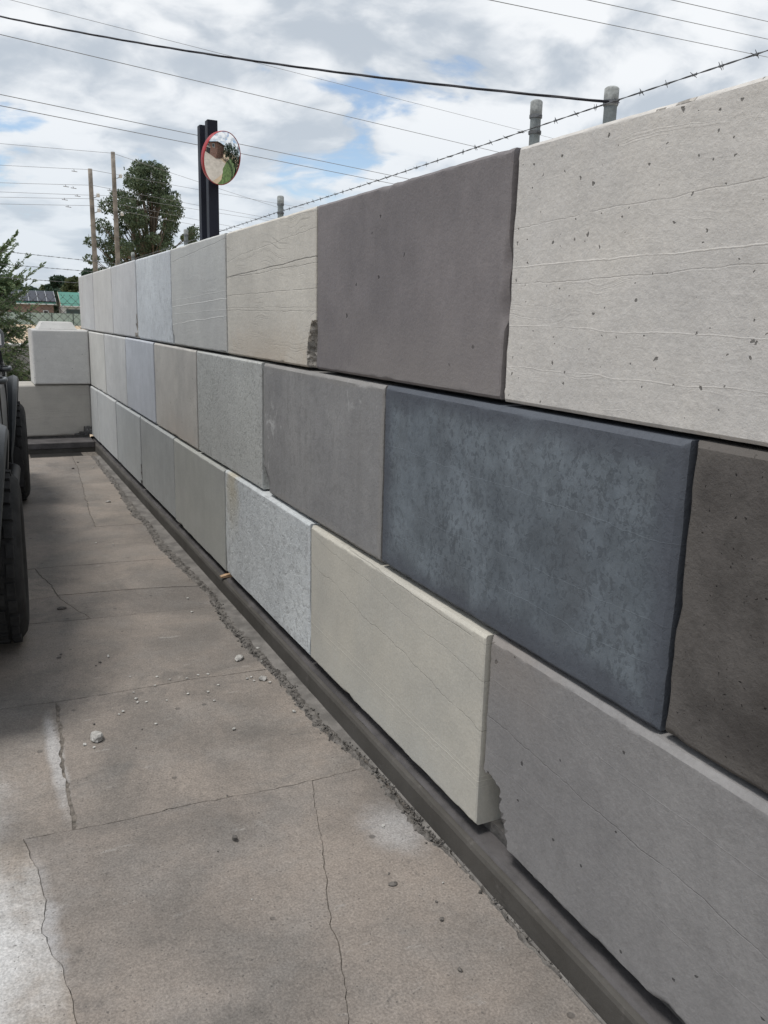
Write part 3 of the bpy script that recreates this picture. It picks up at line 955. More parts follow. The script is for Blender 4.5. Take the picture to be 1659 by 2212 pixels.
for row, (J, X, (z0, z1), mats, D) in {'T': (JT, WX[0], TOPZ, mats_top, 0.60), 'M': (JM, WX[1], MIDZ, mats_mid, 0.60), 'B': (JB, WX[2], BOTZ, mats_bot, 0.60)}.items():
    for i in range(len(J) - 1):
        y0, y1 = J[i], J[i + 1]
        ra = random.Random(hash((ord(row), i)) & 0xffff)
        gap_ = GAPR.get((row, i), 0.016 if i > 2 else 0.010)      # open joint at the block's near end
        y0 = y0 + gap_
        L = y1 - y0 - 0.002
        key = (row, i)
        near = i < 4
        me = block_mesh('block', L, z1 - z0, D, i * 3 + ord(row), CHAM.get(key, 0.008), CHIPS.get(key, ()), 0.012 if key in (('B', 0), ('T', 2)) else (0.024 if near else 0.06), 0.7 if key in (('T', 1), ('T', 0)) else 0.5, chl=0.010 if i < 2 else 0.016)
        bk = M_broken_l if row == 'T' else M_broken_d
        o = link('block', me, [mats[i], bk], wall)
        o.rotation_euler = (ra.uniform(-.002, .002), ra.uniform(-.0015, .0015), R(-90) + ra.uniform(-0.0012, 0.0012))
        o.location = (X + PROUD.get(key, -0.004 - 0.0014 * (i - 3) + ra.uniform(-0.0006, 0.0006)) - 1.4, (y0 + y1) / 2 - 5.2, z0 - 0.131 + ra.uniform(-0.002, 0.003))
        if key in LBL:
            o['label'] = LBL[key]
# an added strip behind the joints keeps daylight out of them
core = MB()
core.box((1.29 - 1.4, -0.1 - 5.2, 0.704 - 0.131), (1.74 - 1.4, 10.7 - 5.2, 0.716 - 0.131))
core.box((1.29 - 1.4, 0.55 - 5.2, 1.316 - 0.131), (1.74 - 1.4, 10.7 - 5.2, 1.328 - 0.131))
core.build('joint_light_stop', M_bed, wall)

# return wall closing the corner
ret = tag(empty('return_wall', (0.6, 10.2, 0.14)), 'short stepped return wall of two pale blocks closing the corner behind the parked vehicle', 'wall', kind='thing')
m_low = concrete('taupe_block_concrete', (0.43, 0.41, 0.37), (0.38, 0.362, 0.33), 31, 0.05, streak=0.2, bump=0.3)
m_up = concrete('white_block_concrete', (0.56, 0.555, 0.535), (0.51, 0.505, 0.49), 32, 0.05, streak=0.2, pits=0.06, bump=0.3)
o = link('block', block_mesh('block', 1.30, 0.575, 0.6, 91, 0.012, [(1.27, 0.0, 0.16, 0.05, 0.03)], 0.05, 0.4, chl=0.012), [m_low, M_broken_d], ret, (0.53 - 0.6, 10.10 - 10.2, 0.0))
o['label'] = 'taupe lower block of the return wall'
o = link('block', block_mesh('block', 0.595, 0.60, 0.6, 92, 0.012, (), 0.05, 0.3, chl=0.012), [m_up, M_broken_d], ret, (0.888 - 0.6, 10.07 - 10.2, 0.585))
o['label'] = 'whitish upper block with a moulded stud on top'
stud = MB()
sx0, sx1, sy0, sy1, h_ = -0.225, 0.195, 0.12, 0.56, 0.085
stud.v = [(sx0, sy0, 0.60), (sx1, sy0, 0.60), (sx1, sy1, 0.60), (sx0, sy1, 0.60), (sx0 + .05, sy0 + .05, 0.60 + h_), (sx1 - .05, sy0 + .05, 0.60 + h_), (sx1 - .05, sy1 - .05, 0.60 + h_), (sx0 + .05, sy1 - .05, 0.60 + h_)]
stud.f = [(0, 1, 5, 4), (1, 2, 6, 5), (2, 3, 7, 6), (3, 0, 4, 7), (4, 5, 6, 7), (3, 2, 1, 0)]
stud.build('stud', m_up, o, bevel=0.008)

ek = tag(empty('corner_kerb', (0.3, 9.85, 0)), 'dark stepped kerb in the corner under the return wall', 'kerb', kind='thing')
m = MB()
m.box((-1.8, 9.735, 0.045), (1.156, 10.6, 0.112))
m.build('kerb_top', M_ledge, ek, (-0.3, -9.85, 0), bevel=0.008)
m = MB()
m.box((-1.8, 9.745, -0.07), (1.156, 10.5, 0.044))
m.build('kerb_face', M_kerb, ek, (-0.3, -9.85, 0))
m = MB()
m.box((0.47, 9.50, -0.06), (1.0, 9.742, -0.003))
m.build('recess_shade_box', simple('recess_shade_black', (0.012, 0.011, 0.010), 0.6, var=.3), ek, (-0.3, -9.85, 0))  # solid box, its black colour stands for the shade inside the recess
m = MB()
m.box((-1.5, 10.12, 0.1125), (1.15, 10.6, 0.139))
m.build('bedding', M_bed, ek, (-0.3, -9.85, 0))

# wedge of timber left under a block
wd = MB()
wd.poly([(1.150, 4.36, 0.098), (1.215, 4.36, 0.098), (1.215, 4.36, 0.120), (1.150, 4.36, 0.105)], (0, 0.03, 0))
tag(wd.build('timber_wedge', simple('raw_pine', (0.42, 0.28, 0.17), 0.75, var=.2, scale=25)), 'small raw pine wedge poking out under a block on the kerb', 'wedge')

# ================================================================== LOOSE STONES
M_chip = broken_concrete('pale_stone_chip', (0.60, 0.58, 0.54))
M_chip.node_tree.nodes['Principled BSDF'].inputs['Roughness'].default_value = 0.9
M_chipd = broken_concrete('dark_stone_chip', (0.17, 0.155, 0.14))


def stone(px, py, wid, dark=False, label=None, group=None, flat=0.45, seed=None):
    p = at(px, py, z=0.0)
    d = (p - Vector((0, 0, CAM_H))).length
    w = wid / 2075.0 * d * 0.5
    seed = seed if seed is not None else int(px * 7 + py)
    bm = rock(seed, w, w * 0.75, w * flat, 2 if wid > 18 else 1)
    lo = min(v.co.z for v in bm.verts)
    for v in bm.verts:
        v.co.z -= lo
    me = bpy.data.meshes.new('stone_chip')
    bm.to_mesh(me)
    bm.free()
    o = link('stone_chip', me, M_chipd if dark else M_chip, None, (p.x, p.y, 0.0015))
    o.rotation_euler = (0, 0, seed % 7)
    tag(o, label, 'stone', group)


stone(598, 1649, 28, label='large white concrete chip lying near the footing kerb')
stone(242, 1850, 40, label='largest white concrete chip on the slab beside the wide crack', flat=0.55)
stone(588, 2102, 18, True, label='small dark stone with a broken spike on the grey slab', flat=1.0)
stone(958, 2066, 11, label='tiny whitish pebble near the pale splash by the kerb')
stone(271, 1256, 13, label='white chip alone on the far slab before the corner')
stone(657, 1700, 22, label='flat pale chip in the cluster by the kerb joint')
stone(1150, 2427, 14, True, label='dark pebble on the crumbling slab patch by the kerb')
stone(982, 2211, 20, True, label='flat dark oily fragment pressed on the slab near the kerb', flat=0.2)
stone(1104, 2300, 16, True, label='flat grey stone flake on the slab beside the kerb', flat=0.3)
stone(155, 1522, 22, True, label='dark flat fragment beside the diagonal crack', flat=0.25)
GRP = 'small white chips scattered on the slabs'
for (px, py, w) in [(618, 1698, 9), (628, 1694, 8), (675, 1707, 9), (635, 1703, 7), (520, 1687, 9), (495, 1689, 8), (467, 1697, 7), (545, 1714, 8), (520, 1731, 9), (470, 1736, 9), (425, 1700, 7), (393, 1693, 8),
                    (388, 1715, 7), (340, 1748, 11), (344, 1757, 9), (366, 1756, 7), (334, 1732, 6), (308, 1780, 10), (298, 1787, 7), (390, 1811, 9), (585, 1824, 13), (735, 1780, 13), (325, 1693, 5), (271, 1643, 8),
                    (536, 1753, 8), (417, 1752, 6), (270, 1640, 7), (235, 1870, 9), (212, 1863, 12), (645, 1622, 11), (655, 1655, 9), (480, 1531, 8), (470, 1497, 8), (240, 1358, 6), (283, 1362, 5), (1108, 2208, 6), (233, 1170, 7),
                    (262, 1176, 6), (292, 1213, 6), (960, 2070, 5), (630, 2250, 5)]:
    q_ = at(px, py, z=0.0)
    where = ('close beside the footing kerb' if q_.x > 0.93 else 'around the long cross joint between two slabs' if 2.85 < q_.y < 3.8 else 'on the narrow far slabs towards the corner' if q_.y >= 3.8 else 'on the broad slab before the long cross joint')
    stone(px, py, w, label='small whitish concrete chip lying loose ' + where, group='small white chips ' + where)
GRD = 'small dark grit stones on the slabs'
for (px, py, w) in [(250, 1657, 10), (240, 1665, 6), (148, 1645, 10), (152, 1637, 8), (235, 1811, 8), (355, 1824, 5), (545, 2130, 6), (218, 1548, 6), (280, 1210, 6), (182, 1172, 8), (195, 1157, 7), (972, 2185, 7), (1091, 2256, 8), (568, 1990, 6), (340, 1870, 5)]:
    q_ = at(px, py, z=0.0)
    where = 'beyond the long cross joint towards the corner' if q_.y > 3.31 else 'on the broad slabs before the long cross joint'
    stone(px, py, w, True, label='small dark grit stone lying ' + where, group='dark grit ' + where)

# ================================================================== FENCE BEHIND THE WALL
M_galv = simple('weathered_galvanised_steel', (0.235, 0.262, 0.262), 0.65, 0.15, var=0.3, scale=14, bump=0.15)
M_wire = simple('dull_wire', (0.16, 0.165, 0.17), 0.55, 0.6, var=0.2, scale=30)
M_cap = simple('chalky_post_cap', (0.32, 0.335, 0.325), 0.8, 0.0, var=0.35, scale=40)


def fence_post(parent, loc, top, r=0.03, bands=(0.10,), cap=True, z0=0.0):
    m = MB()
    m.lathe([(z0, 0.0), (z0, r), (top - 0.055, r)], 14, (0, 0, 0), 'z')
    o = m.build('post', M_galv, parent, loc, smooth=True)
    if cap:
        c = MB()
        c.lathe([(top - 0.062, r), (top - 0.060, r + 0.0028), (top - 0.007, r + 0.0028), (top - 0.002, r * 0.92), (top, r * 0.75), (top + 0.001, 0.0)], 14, (0, 0, 0), 'z')
        c.build('cap', M_cap, o, smooth=True)
    for b in bands:
        c = MB()
        zc = top - b
        c.lathe([(zc - 0.006, r - 0.002), (zc - 0.006, r + 0.004), (zc + 0.006, r + 0.004), (zc + 0.006, r - 0.002)], 12, (0, 0, 0), 'z')
        c.tube([(0, -r, zc), (-0.01, -r - 0.03, zc - 0.005)], 0.0025, 4)
        c.build('tie_wire', M_wire, o)
    return o


def barbed(parent, a, b, name='barbed_wire', rad=0.0014, pitch=0.11, sag=0.0, ext=True, seed=1):
    a, b = Vector(a), Vector(b)
    L = (b - a).length
    d = (b - a).normalized()
    sdir = d.cross(Vector((0, 0, 1))).normalized()
    u = sdir.cross(d)
    rg = random.Random(seed)
    n = int(L / 0.022)
    m = MB()
    pos = lambda t: a + d * (L * t) - Vector((0, 0, sag * 4 * t * (1 - t)))
    for ph in (0, math.pi):
        m.tube([pos(i / n) + (sdir * math.cos(i * 0.9 + ph) + u * math.sin(i * 0.9 + ph)) * rad * 0.95 for i in range(n + 1)], rad, 4)
    k = 0.05
    while k < L:
        t = k / L
        p = pos(t)
        for q in range(2):
            w = rg.uniform(0, math.pi)
            e1 = sdir * math.cos(w) + u * math.sin(w)
            off = d * (0.004 * (q - 0.5) * 2)
            m.tube([p + off - e1 * 0.012 - d * 0.005, p + off, p + off + e1 * 0.012 + d * 0.004], [0.0007, 0.0016, 0.0007], 4)
        m.tube([p - d * 0.009, p + d * 0.009], rad * 2.4, 5)
        k += pitch * rg.uniform(0.9, 1.1)
    return m.build(name, M_wire, parent)


FX = 2.0
fen = tag(empty('boundary_fence', (FX, 5.0, -0.09)), 'steel pipe boundary fence with barbed wire rising behind the block wall', 'fence')
off = Vector((-FX, -5.0, 0.09))
for yy, top in ((-0.1, 2.35), (2.839, 2.352), (5.813, 2.345), (8.69, 2.355), (11.78, 2.313)):
    fence_post(fen, (0, yy - 5.0, 0), top + 0.09, r=0.0205, bands=(0.058, 0.115))
p2 = fence_post(fen, (0.03, 2.446 - 5.0, 0), 2.318 + 0.09, 0.0225, bands=(0.05,))
p2['label'] = 'extra stout post beside the line post'
barbed(fen, Vector((FX - 0.03, -0.1, 2.26)) + off, Vector((FX - 0.03, 2.839, 2.245)) + off, seed=1, sag=0.0)
barbed(fen, Vector((FX - 0.03, 2.839, 2.245)) + off, Vector((FX - 0.03, 5.813, 2.232)) + off, seed=2, sag=0.006)
barbed(fen, Vector((FX - 0.03, 5.813, 2.232)) + off, Vector((FX - 0.03, 11.78, 2.215)) + off, seed=3, sag=0.004)
for q in range(2):
    barbed(fen, Vector((FX - 0.03, -0.1, 1.80 - q * 0.2)) + off, Vector((FX - 0.03, 11.78, 1.78 - q * 0.2)) + off, seed=5 + q)

# ------------------------------------------------------------------ chain link fence at the end of the yard
EY = 12.25
cl = tag(empty('chain_link_fence', (0, EY, -0.09)), 'rusty chain link fence topped with three barbed strands past the corner', 'fence')
M_rust = simple('rusty_fence_wire', (0.085, 0.078, 0.070), 0.7, 0.3, var=0.35, scale=12)
dw, dh, MT = 0.106, 0.102, 1.82
x_a, x_b = -4.0, 1.95
nz_ = int(MT / dh * 2)
zig = MB()
zig.tube([((0.5 if i % 2 else 0.0) * dw, 0.004 * (1 if i % 2 else -1), 0.02 + i * dh / 2) for i in range(nz_ + 1)] + [(dw * 0.28, 0, 0.02 + nz_ * dh / 2 + 0.03)], 0.0038, 4)
zig_o = zig.build('mesh_wire', M_rust, cl, (x_a, 0, 0))
zig2_me = zig_o.data.copy()
for v in zig2_me.vertices:
    v.co.x = -v.co.x
nw = int((x_b - x_a) / dw)
for i in range(nw):
    for me_, xo in ((zig_o.data, 0.0), (zig2_me, dw)):
        if i == 0 and xo == 0.0:
            continue
        o = bpy.data.objects.new('mesh_wire', me_)
        COL.objects.link(o)
        o.parent = cl
        o.location = (x_a + i * dw + xo, 0, 0)
for z_ in (0.45, 1.72):
    m = MB()
    m.tube([(x_a, 0.01, z_), (x_b, 0.01, z_)], 0.0026, 5)
    m.build('strand_wire', M_rust, cl)
for xx in (-4.0, -1.0):
    fence_post(cl, (xx, 0.04, 0), 2.43, bands=(0.1,))
for k, (za, zb) in enumerate(((2.265, 2.200), (2.103, 2.062), (1.937, 1.900))):
    sl_ = (zb - za) / (1.56 - 0.41)
    barbed(cl, (x_a, 0, za + 0.09 + sl_ * (x_a - 0.41)), (x_b, 0, za + 0.09 + sl_ * (x_b - 0.41)), seed=20 + k, pitch=0.125, rad=0.0021)

# low wall of the same blocks beyond the fence
lw = tag(empty('low_block_wall', (0.2, 14.2, -0.09)), 'low wall of whitish concrete blocks on the sand beyond the chain link fence', 'wall', kind='thing')
for k in range(3):
    for q in range(2):
        o = link('block', block_mesh('block', 1.29, 0.55, 0.5, 70 + k * 2 + q, 0.015, (), 0.12, 0.5, chl=0.015), [m_up, M_broken_d], lw, (-1.35 + k * 1.3 - (0.35 if q else 0), 0, q * 0.558))

# ================================================================== CONVEX MIRROR AND ITS POSTS
M_post = simple('navy_black_paint', (0.013, 0.015, 0.024), 0.55, 0.0, var=0.2, scale=8, spec=0.22)
PX = 1.875
for k, (pa, pb, lb) in enumerate((((524, 293), (524, 588), 'tall navy black square steel post carrying the round mirror'), ((505, 306), (505, 592), 'plain navy black square steel post standing behind the mirror post'))):
    m = MB()
    s_ = 0.043
    tp = at(*pa, x=PX)
    yy, top = at(*pb, x=PX).y + s_, tp.z
    m.box((-s_, -s_, 0), (s_, s_, top + 0.09))
    po = m.build('steel_post', M_post, None, (PX + s_, yy, -0.09), bevel=0.005)
    tag(po, lb, 'post')
    if k == 0:
        post_y = yy
mc = at(556, 396, y=post_y - 0.20)
mir = empty('convex_mirror', mc)
v_ = (Vector((0, 0, CAM_H)) - mc).normalized()
n_dir = (v_ * 0.56 + (Vector(CR[0]) * 0.965 - Vector(CR[2]) * 0.26) * 0.828).normalized()
mir.rotation_euler = n_dir.to_track_quat('Z', 'Y').to_euler()
tag(mir, 'round convex traffic mirror with red rim fixed to the dark post', 'mirror')
m = MB()
Rm, cr = 0.205, 0.50
prof = []
for i in range(25):
    r_ = Rm * i / 24
    prof.append((math.sqrt(cr * cr - r_ * r_) - math.sqrt(cr * cr - Rm * Rm), r_))
m.lathe(prof, 64, (0, 0, 0.0), 'z')
mm, mt_, mb_ = mat_base('mirror_silver')
mb_.inputs['Base Color'].default_value = (0.86, 0.87, 0.87, 1)
mb_.inputs['Metallic'].default_value = 1.0
mb_.inputs['Roughness'].default_value = 0.015
m.build('mirror_face', mm, mir, smooth=True)
m = MB()
m.lathe([(-0.05, 0.165), (-0.04, 0.199), (-0.01, 0.2075), (0.002, 0.2080), (0.004, 0.2070), (0.0035, 0.2045), (-0.01, 0.2035)], 64, (0, 0, 0), 'z')
m.build('rim', simple('red_plastic', (0.36, 0.028, 0.035), 0.4, var=0.12, scale=10), mir, smooth=True)
m = MB()
m.lathe([(-0.05, 0.0), (-0.05, 0.17)], 40, (0, 0, 0), 'z')
m.build('back_shell', simple('grey_plastic', (0.10, 0.10, 0.10), 0.6), mir)
m = MB()
m.tube([(0, 0, -0.05), (0, 0, -0.11)], 0.022, 10)
pl_ = mir.rotation_euler.to_matrix().inverted() @ (Vector((PX + 0.043, post_y - 0.02, mc.z)) - mir.location)
m.tube([(0, 0, -0.10), tuple(pl_)], 0.018, 8)
m.build('bracket', M_galv, mir)

# ================================================================== PARKED VEHICLE
def car_paint():
    m, t, b = mat_base('dark_grey_car_paint')
    c = t.coords('Object')
    t.put(b.inputs['Base Color'], t.mix(t.step(t.noise(c, 5, 5, 0.6), 0.3, 0.7), (0.042, 0.047, 0.050), (0.062, 0.068, 0.072)))
    b.inputs['Metallic'].default_value = 0.25
    t.put(b.inputs['Roughness'], t.math('ADD', 0.24, t.math('MULTIPLY', t.noise(c, 11, 5, 0.7), 0.22)))
    b.inputs['Coat Weight'].default_value = 0.35
    b.inputs['Coat Roughness'].default_value = 0.12
    return m


M_paint = car_paint()
M_blk = simple('black_textured_plastic', (0.018, 0.018, 0.019), 0.55, var=0.3, scale=25, bump=0.15, bscale=200)
M_glass = simple('dark_tinted_glass', (0.012, 0.014, 0.016), 0.06, var=0.1, spec=0.6)
M_tyre = simple('dusty_tyre_rubber', (0.020, 0.020, 0.020), 0.85, var=0.4, scale=16, bump=0.2, bscale=90)
M_rim = simple('black_alloy', (0.035, 0.035, 0.037), 0.4, 0.7, var=0.15)
M_chrome = simple('satin_chrome', (0.55, 0.56, 0.57), 0.22, 1.0, var=0.05)
M_red = simple('red_lamp_lens', (0.25, 0.012, 0.012), 0.15, var=0.1)
M_clear = simple('clear_lamp_lens', (0.55, 0.56, 0.57), 0.1, 0.3, var=0.1)

TH = 0.0609
car = empty('parked_car', (0, 0, 0), -math.atan(TH))
TXO = 0.925          # outer sidewall, car frame
rot_c = Matrix.Rotation(-math.atan(TH), 3, 'Z')
base_p = Vector((0.150, 4.10, 0)) - rot_c @ Vector((TXO, 0, 0))
car.location = (base_p.x, base_p.y, 0.0)
tag(car, 'dark grey four wheel drive car with chunky off-road tyres parked along the wall', 'car')
WB, TR_ = 3.22, 0.405


def loft(stations, name, mat, parent, sub=0):
    """stations: list of (y, [(x,z)...half profile from bottom centre to top centre])"""
    vs, fs = [], []
    n = len(stations[0][1])
    full = 2 * n
    for y, pr in stations:
        ring = [(x, y, z) for x, z in pr] + [(-x, y, z) for x, z in pr[::-1]]
        vs += ring
    for i in range(len(stations) - 1):
        for k in range(full):
            k2 = (k + 1) % full
            fs.append((i * full + k, i * full + k2, (i + 1) * full + k2, (i + 1) * full + k))
    fs.append(tuple(range(full)))
    fs.append(tuple((len(stations) - 1) * full + k for k in range(full))[::-1])
    me = bpy.data.meshes.new(name)
    me.from_pydata(vs, [], fs)
    bm = bmesh.new()
    bm.from_mesh(me)
    bmesh.ops.remove_doubles(bm, verts=bm.verts, dist=0.0005)
    bmesh.ops.recalc_face_normals(bm, faces=bm.faces)
    bm.to_mesh(me)
    bm.free()
    return link(name, me, mat, parent)


def lower(w, zt, zb=0.50, sh=0.0):
    return [(0.01, zb), (w - 0.10, zb), (w - 0.03, zb + 0.07), (w - 0.005, zb + 0.20), (w, 0.92 + sh), (w - 0.004, 1.02 + sh), (w - 0.016, zt - 0.15), (w - 0.045, zt - 0.06), (w - 0.10, zt - 0.012), (0.01, zt + 0.02)]


body = loft([(-0.93, lower(0.74, 1.26, 0.62)), (-0.86, lower(0.79, 1.30, 0.55)), (-0.4, lower(0.82, 1.32)), (0.6, lower(0.83, 1.32)), (1.5, lower(0.83, 1.31)), (2.15, lower(0.828, 1.30)), (2.6, lower(0.82, 1.285)),
             (3.3, lower(0.81, 1.26)), (3.9, lower(0.79, 1.22, 0.52)), (4.12, lower(0.75, 1.15, 0.58)), (4.20, lower(0.70, 1.08, 0.64))], 'body', M_paint, car)
# wheel arches cut out of the body
cuts = []
for yy in (0.0, WB):
    m = MB()
    m.lathe([(-1.2, 0.0), (-1.2, 0.50), (1.2, 0.50), (1.2, 0.0)], 40, (0, yy, TR_ + 0.05), 'x')
    co = m.build('cutter', None)
    cuts.append(co)
    md = body.modifiers.new('arch', 'BOOLEAN')
    md.object = co
    md.operation = 'DIFFERENCE'
    md.solver = 'EXACT'
bpy.context.view_layer.update()
dg = bpy.context.evaluated_depsgraph_get()
cm = body.matrix_world.copy()
# cutters live in world axes: bring them into the car frame before evaluating
for co in cuts:
    co.parent = car
bpy.context.view_layer.update()
dg.update()
me2 = bpy.data.meshes.new_from_object(body.evaluated_get(dg))
body.modifiers.clear()
body.data = me2
for co in cuts:
    bpy.data.objects.remove(co)
for p_ in me2.polygons:
    p_.use_smooth = True
me2.set_sharp_from_angle(angle=R(32))


def cab(w0, w1, zb, zt):
    return [(0.01, zb), (w0 - 0.02, zb), (w0, zb + 0.02), (w0 - 0.02, zb + 0.10), ((w0 + w1) / 2, (zb + zt) / 2), (w1 + 0.02, zt - 0.13), (w1, zt - 0.07), (w1 - 0.05, zt - 0.02), (w1 - 0.16, zt + 0.006), (0.01, zt + 0.022)]


cabin = loft([(-0.90, cab(0.74, 0.66, 1.28, 1.34)), (-0.84, cab(0.76, 0.63, 1.29, 1.78)), (-0.6, cab(0.775, 0.645, 1.29, 1.84)), (0.4, cab(0.785, 0.655, 1.295, 1.88)), (1.4, cab(0.785, 0.655, 1.295, 1.88)), (1.75, cab(0.78, 0.645, 1.29, 1.83)),
              (2.15, cab(0.77, 0.67, 1.285, 1.52)), (2.36, cab(0.75, 0.71, 1.275, 1.33))], 'cabin', M_paint, car)
cabin.data.shade_smooth()
cabin.data.set_sharp_from_angle(angle=R(35))


def side_pt(y, z):
    """cabin side surface x at height z (mid cabin)"""
    f = (z - 1.33) / (1.80 - 1.33)
    return 0.775 + (0.668 - 0.775) * f


for sd in (1, -1):
    for (ya, yb, yc, yd) in ((-0.75, 0.02, 0.02, -0.66), (0.10, 0.98, 0.98, 0.10), (1.06, 1.98, 1.58, 1.06)):
        m = MB()
        q = [(ya, 1.36), (yb, 1.36), (yc, 1.76), (yd, 1.76)]
        pts = [(sd * (side_pt(y, z) + 0.006), y, z) for y, z in q]
        m.poly(pts, (-sd * 0.012, 0, 0))
        m.build('side_window', M_glass, car)
    # doors: shut lines as thin dark recess strips, handles
    for yl in (0.06, 1.02, 2.06):
        m = MB()
        m.poly([(sd * 0.832, yl, 0.66), (sd * 0.8345, yl, 0.92), (sd * 0.832, yl, 1.12), (sd * 0.818, yl, 1.26), (sd * 0.80, yl, 1.26), (sd * 0.80, yl, 0.66)], (0, 0.008, 0))
        m.build('shut_line', M_blk, car)
    for yh in (0.82, 1.83):
        m = MB()
        zc = 1.155
        m.tube([(sd * 0.815, yh - 0.10, zc), (sd * 0.862, yh - 0.085, zc), (sd * 0.868, yh, zc + 0.004), (sd * 0.862, yh + 0.085, zc), (sd * 0.815, yh + 0.10, zc)], [0.014, 0.015, 0.016, 0.015, 0.014], 8)
        h_o = m.build('door_handle', M_paint, car, smooth=True)
        m = MB()
        m.lathe([(0.0, 0.045), (0.004 * sd, 0.040), (0.004 * sd, 0.0)], 16, (sd * 0.8255, yh, zc), 'x')
        m.build('handle_cup', M_blk, h_o)
    # folded wing mirror
    m = MB()
    pts_ = [(0.77, 2.26, 1.27), (0.80, 2.34, 1.25), (0.835, 2.42, 1.28), (0.835, 2.44, 1.37), (0.80, 2.40, 1.41), (0.755, 2.28, 1.40)]
    m.poly([(sd * x, y - 0.02, z) for x, y, z in pts_], (sd * -0.012, 0.13, 0))
    wm = m.build('wing_mirror', M_paint, car, bevel=0.02, smooth=True)
    m = MB()
    m.poly([(sd * x, y - 0.036, z) for x, y, z in ((0.775, 2.28, 1.29), (0.815, 2.36, 1.285), (0.815, 2.38, 1.36), (0.77, 2.32, 1.38))], (0, 0.008, 0))
    m.build('mirror_glass', mm, wm)
    m = MB()
    m.tube([(sd * 0.72, 2.22, 1.28), (sd * 0.79, 2.36, 1.31)], [0.04, 0.03], 8)
    m.build('mirror_arm', M_blk, wm)
    # side step
    m = MB()
    m.tube([(sd * 0.74, 0.60, 0.40), (sd * 0.835, 0.72, 0.385), (sd * 0.84, 2.50, 0.385), (sd * 0.74, 2.60, 0.40)], 0.036, 10)
    m.build('side_step', M_blk, car, smooth=True)
    # mud flaps behind the wheels
    for yy in (WB,):
        m = MB()
        m.poly([(sd * 0.66, yy - 0.47, 0.22), (sd * 0.885, yy - 0.47, 0.20), (sd * 0.90, yy - 0.465, 0.36), (sd * 0.87, yy - 0.46, 0.50), (sd * 0.66, yy - 0.46, 0.55)], (0, 0.012, 0))
        m.build('mud_flap', M_blk, car)
    # flares over the wheels
    for yy in (0.0, WB):
        vs, fs = [], []
        prof = [(0.80, 0.515), (0.855, 0.535), (0.884, 0.520), (0.892, 0.500), (0.886, 0.475), (0.80, 0.47)]
        na = 28
        zc = TR_ + 0.05
        for i in range(na + 1):
            w = R(-14) + (math.pi + R(28)) * i / na
            for (x, r_) in prof:
                vs.append((sd * (0.80 + (x - 0.80) * (0.25 + 0.75 * max(0.0, math.sin(w)) ** 0.8)), yy + (r_ + 0.02) * math.cos(w), zc + (r_ + 0.02) * math.sin(w) * 1.02))
        kk = len(prof)
        for i in range(na):
            for j in range(kk):
                j2 = (j + 1) % kk
                fs.append((i * kk + j, i * kk + j2, (i + 1) * kk + j2, (i + 1) * kk + j))
        fs.append(tuple(range(kk)))
        fs.append(tuple(na * kk + j for j in range(kk))[::-1])
        m = MB()
        m.v, m.f = vs, fs
        fl = m.build('wheel_flare', simple('satin_grey_flare', (0.040, 0.044, 0.047), 0.38, var=.15, scale=9), car, smooth=True)
        fl.data.set_sharp_from_angle(angle=R(40))
    m = MB()
    m.box((sd * 0.70, -0.955, 1.0), (sd * 0.79, -0.90, 1.26))
    m.build('tail_light', M_red, car, bevel=0.012)
    m = MB()
    m.box((sd * 0.52, 4.14, 0.90), (sd * 0.70, 4.215, 1.06))
    m.build('headlight', M_clear, car, bevel=0.015)
m = MB()
m.poly([(-0.60, 2.275, 1.36), (0.60, 2.275, 1.36), (0.56, 1.80, 1.80), (-0.56, 1.80, 1.80)], (0, 0.055, 0.035))
m.build('windscreen', M_glass, car)
m = MB()
m.poly([(-0.60, -0.876, 1.38), (0.60, -0.876, 1.38), (0.54, -0.85, 1.74), (-0.54, -0.85, 1.74)], (0, -0.012, 0))
m.build('rear_window', M_glass, car)
for (ya, yb, w) in ((-1.08, -0.84, 0.80), (4.08, 4.42, 0.80)):
    m = MB()
    m.box((-w, ya, 0.50), (w, yb, 0.74))
    m.build('bumper', M_blk, car, bevel=0.04, smooth=True)
m = MB()
m.box((-0.50, 4.185, 0.86), (0.50, 4.235, 1.06))
m.build('grille', M_blk, car, bevel=0.01)
m = MB()
m.box((-0.70, -0.5, 0.42), (0.70, 3.7, 0.54))
m.build('chassis', M_blk, car)


